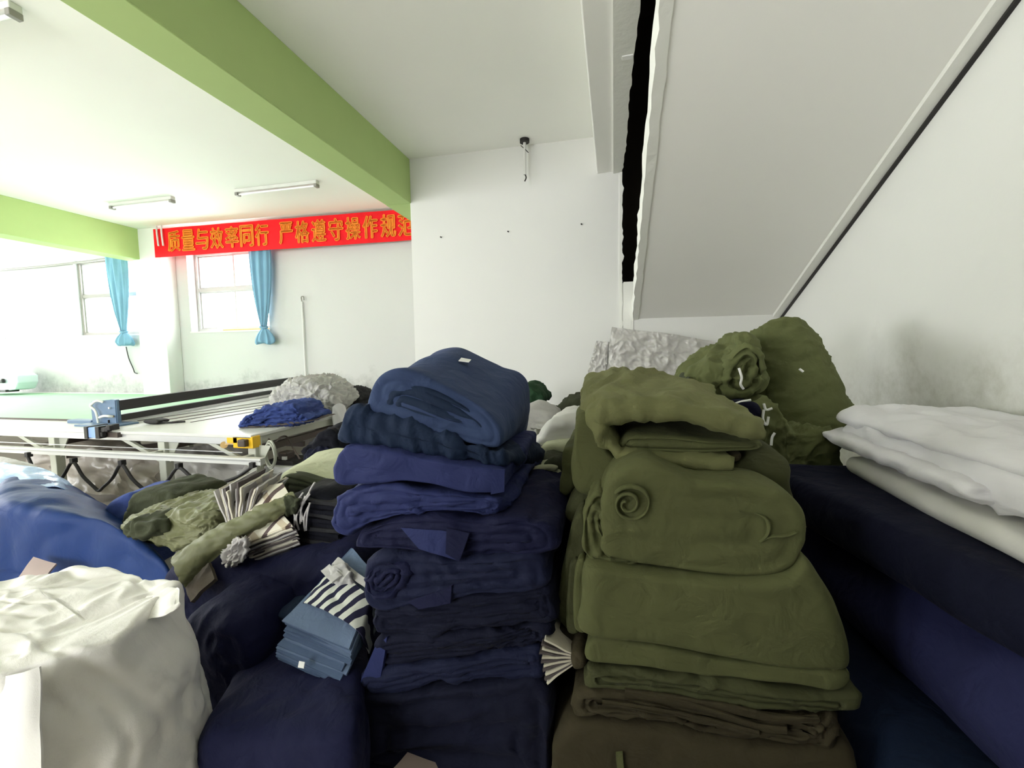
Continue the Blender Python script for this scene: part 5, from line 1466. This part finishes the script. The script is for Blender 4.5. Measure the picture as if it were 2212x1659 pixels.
# lower plaid stack
for i in range(15):
    dz = np.array([rd.uniform(-.010, .010), rd.uniform(-.008, .008) + .002 * i, -.0082 * i])
    c_ = [P(502, 1186, 1.78) + dz, P(636, 1134, 1.80) + dz, P(604, 1098, 1.93) + dz, P(526, 1140, 1.93) + dz]
    adopt(slab('plaid_piece', c_, .0065 + .002 * (i % 2), M['plaid'] if i < 2 else (M['sheetdark'], M['sheetwhite'], M['sheetdark'], M['sheetcream'])[i % 4], res=15, wr=[(.006, (14, 14, 14), 'n')], seed=i * 3.7, bulge=.012), root)
rows = []
for px, py, y_, w in ((385, 1238, 1.64, 62), (425, 1200, 1.67, 54), (470, 1168, 1.71, 46), (520, 1138, 1.755, 38), (570, 1112, 1.80, 34), (612, 1092, 1.84, 30), (640, 1078, 1.88, 24)):
    n_ = np.array([.45, .89]) * w / 2
    rows.append([P(px - n_[0], py - n_[1], y_ + .02), P(px - n_[0] * .4, py - n_[1] * .5, y_ - .01), P(px + n_[0] * .4, py + n_[1] * .5, y_ - .012), P(px + n_[0], py + n_[1], y_ + .01)])
adopt(grid_sheet('olive_tie', rows, M['olive_s'], sub=8, th=.012, wr=[(.011, (5, 26, 26), 'r'), (.004, (12, 60, 60), 'r')], seed=3.), root)
adopt(loft('tie_knot', [poly([(606, 1110), (602, 1088), (622, 1072), (644, 1076), (646, 1096), (630, 1112)], 1.84), poly([(606, 1110), (602, 1088), (622, 1072), (644, 1076), (646, 1096), (630, 1112)], 1.92)], M['olive_d'], n=50, r=.02, wr=[(.02, (18, 18, 18), 'r')], seed=9.), root)
adopt(loft('ruffled_end', [poly([(488, 1218), (485, 1190), (505, 1168), (530, 1164), (532, 1190), (515, 1215)], 1.70), poly([(488, 1218), (485, 1190), (505, 1168), (530, 1164), (532, 1190), (515, 1215)], 1.8)], M['sheetwhite'], n=60, r=.02, wr=[(.03, (30, 30, 30), 'r')], seed=19.), root)
o = slab('brown_cloth', [P(392, 1240, 1.70), P(448, 1206, 1.74), P(462, 1250, 1.66), P(410, 1300, 1.60)], .02, M['brownbag'], wr=[(.008, (9, 9, 9), 'r')], seed=5.)
tag(o, 'brown cloth end hanging on the navy bale below the olive tie', 'cloth')
# black layered bundle right of the plaid one
root = empty('black_bundle', P(690, 1140, 2.0), 'stack of black cut pieces with frayed pale edges right of the plaid bundle', 'cloth bundle')
for i in range(13):
    zt_ = .80 - .0225 * i
    x0 = P(640 + rd.uniform(-4, 4), 1100, 1.95)[0]; x1 = P(748, 1100, 1.95)[0]
    adopt(slab('cut_piece', [(x0, 1.88 + rd.uniform(-.015, .015), zt_), (x1, 1.88 + rd.uniform(-.01, .01), zt_ - .01), (x1, 2.2, zt_), (x0, 2.2, zt_ + .01)], .019, M['black'] if i % 3 else M['charcoal'], res=9, wr=[(.005, (9, 9, 20), 'n')], seed=i), root)
for i in range(9):
    px = 636 + 3.2 * i; h0 = 1085 + rd.uniform(-25, 5)
    adopt(tube('frayed_edge', [P(px, h0 + 60, 1.86), P(px + rd.uniform(-6, 4), h0 + 30, 1.85), P(px + 10 + rd.uniform(-3, 8), h0, 1.86)], .0045, M['sheetwhite'], ns=6), root)
f = poly([(664, 1110), (666, 1072), (684, 1056), (712, 1060), (740, 1080), (748, 1110)], 1.96)
adopt(loft('dark_top_fold', [f, back(f, (0, .2, 0))], M['black'], n=70, r=.04, wr=[(.015, (8, 8, 10), 'r')], seed=6.), root)
adopt(tube('loose_thread', [P(664, 1072, 1.9), P(672, 1055, 1.9), P(680, 1042, 1.9)], .005, M['sheetwhite']), root)
# sage roll with a dark end
f = poly([(610, 1062), (606, 1038), (614, 1020), (640, 1020), (690, 1036), (750, 1052), (775, 1062), (775, 1095), (720, 1086), (668, 1072), (650, 1080), (622, 1085)], 2.25)
b_ = poly([(665, 1030), (660, 1010), (668, 990), (690, 975), (735, 968), (790, 975), (830, 985), (830, 1030), (780, 1030), (740, 1030), (710, 1032), (680, 1036)], 3.0)
o = loft('sage_fabric_roll', [f, b_], M['sage'], n=120, r=.03, wr=WR_SOFT, seed=5.)
tag(o, 'flat pale sage fabric roll between the table end and the navy stack', 'fabric')
a = poly([(612, 1076), (609, 1042), (618, 1026), (642, 1027), (690, 1042), (750, 1058), (772, 1068), (770, 1092), (720, 1084), (668, 1070), (650, 1078), (626, 1082)], 2.215)
e_ = loft('rolled_end', [a, back(a, (0, .06, 0))], M['olive_d'], n=110, r=.02, grooves=2, gd=.01, wr=WR_SOFT, seed=3.); e_['label'] = 'dark olive rolled end'; adopt(e_, o)
f = poly([(560, 1240), (570, 1120), (600, 1090), (700, 1090), (790, 1100), (800, 1240)], 2.3)
f = np.vstack([f, [(f[-1][0], 2.3, .01), (f[0][0], 2.3, .01)]])
o = loft('black_fabric_bale', [f, back(f, (-.1, .6, 0))], M['black'], n=100, r=.05, wr=WR, seed=9.)
o.location.y = .28
tag(o, 'black fabric bale in the shade carrying the pale sage roll', 'fabric')
o = slab('pink_card', [P(845, 1665, 1.20), P(960, 1690, 1.18), P(940, 1650, 1.30), P(880, 1628, 1.34)], .004, M['pink'], wr=[(.006, (6, 6, 6), 'n')])
tag(o, 'pinkish card lying on the floor in front of the navy stack', 'card')
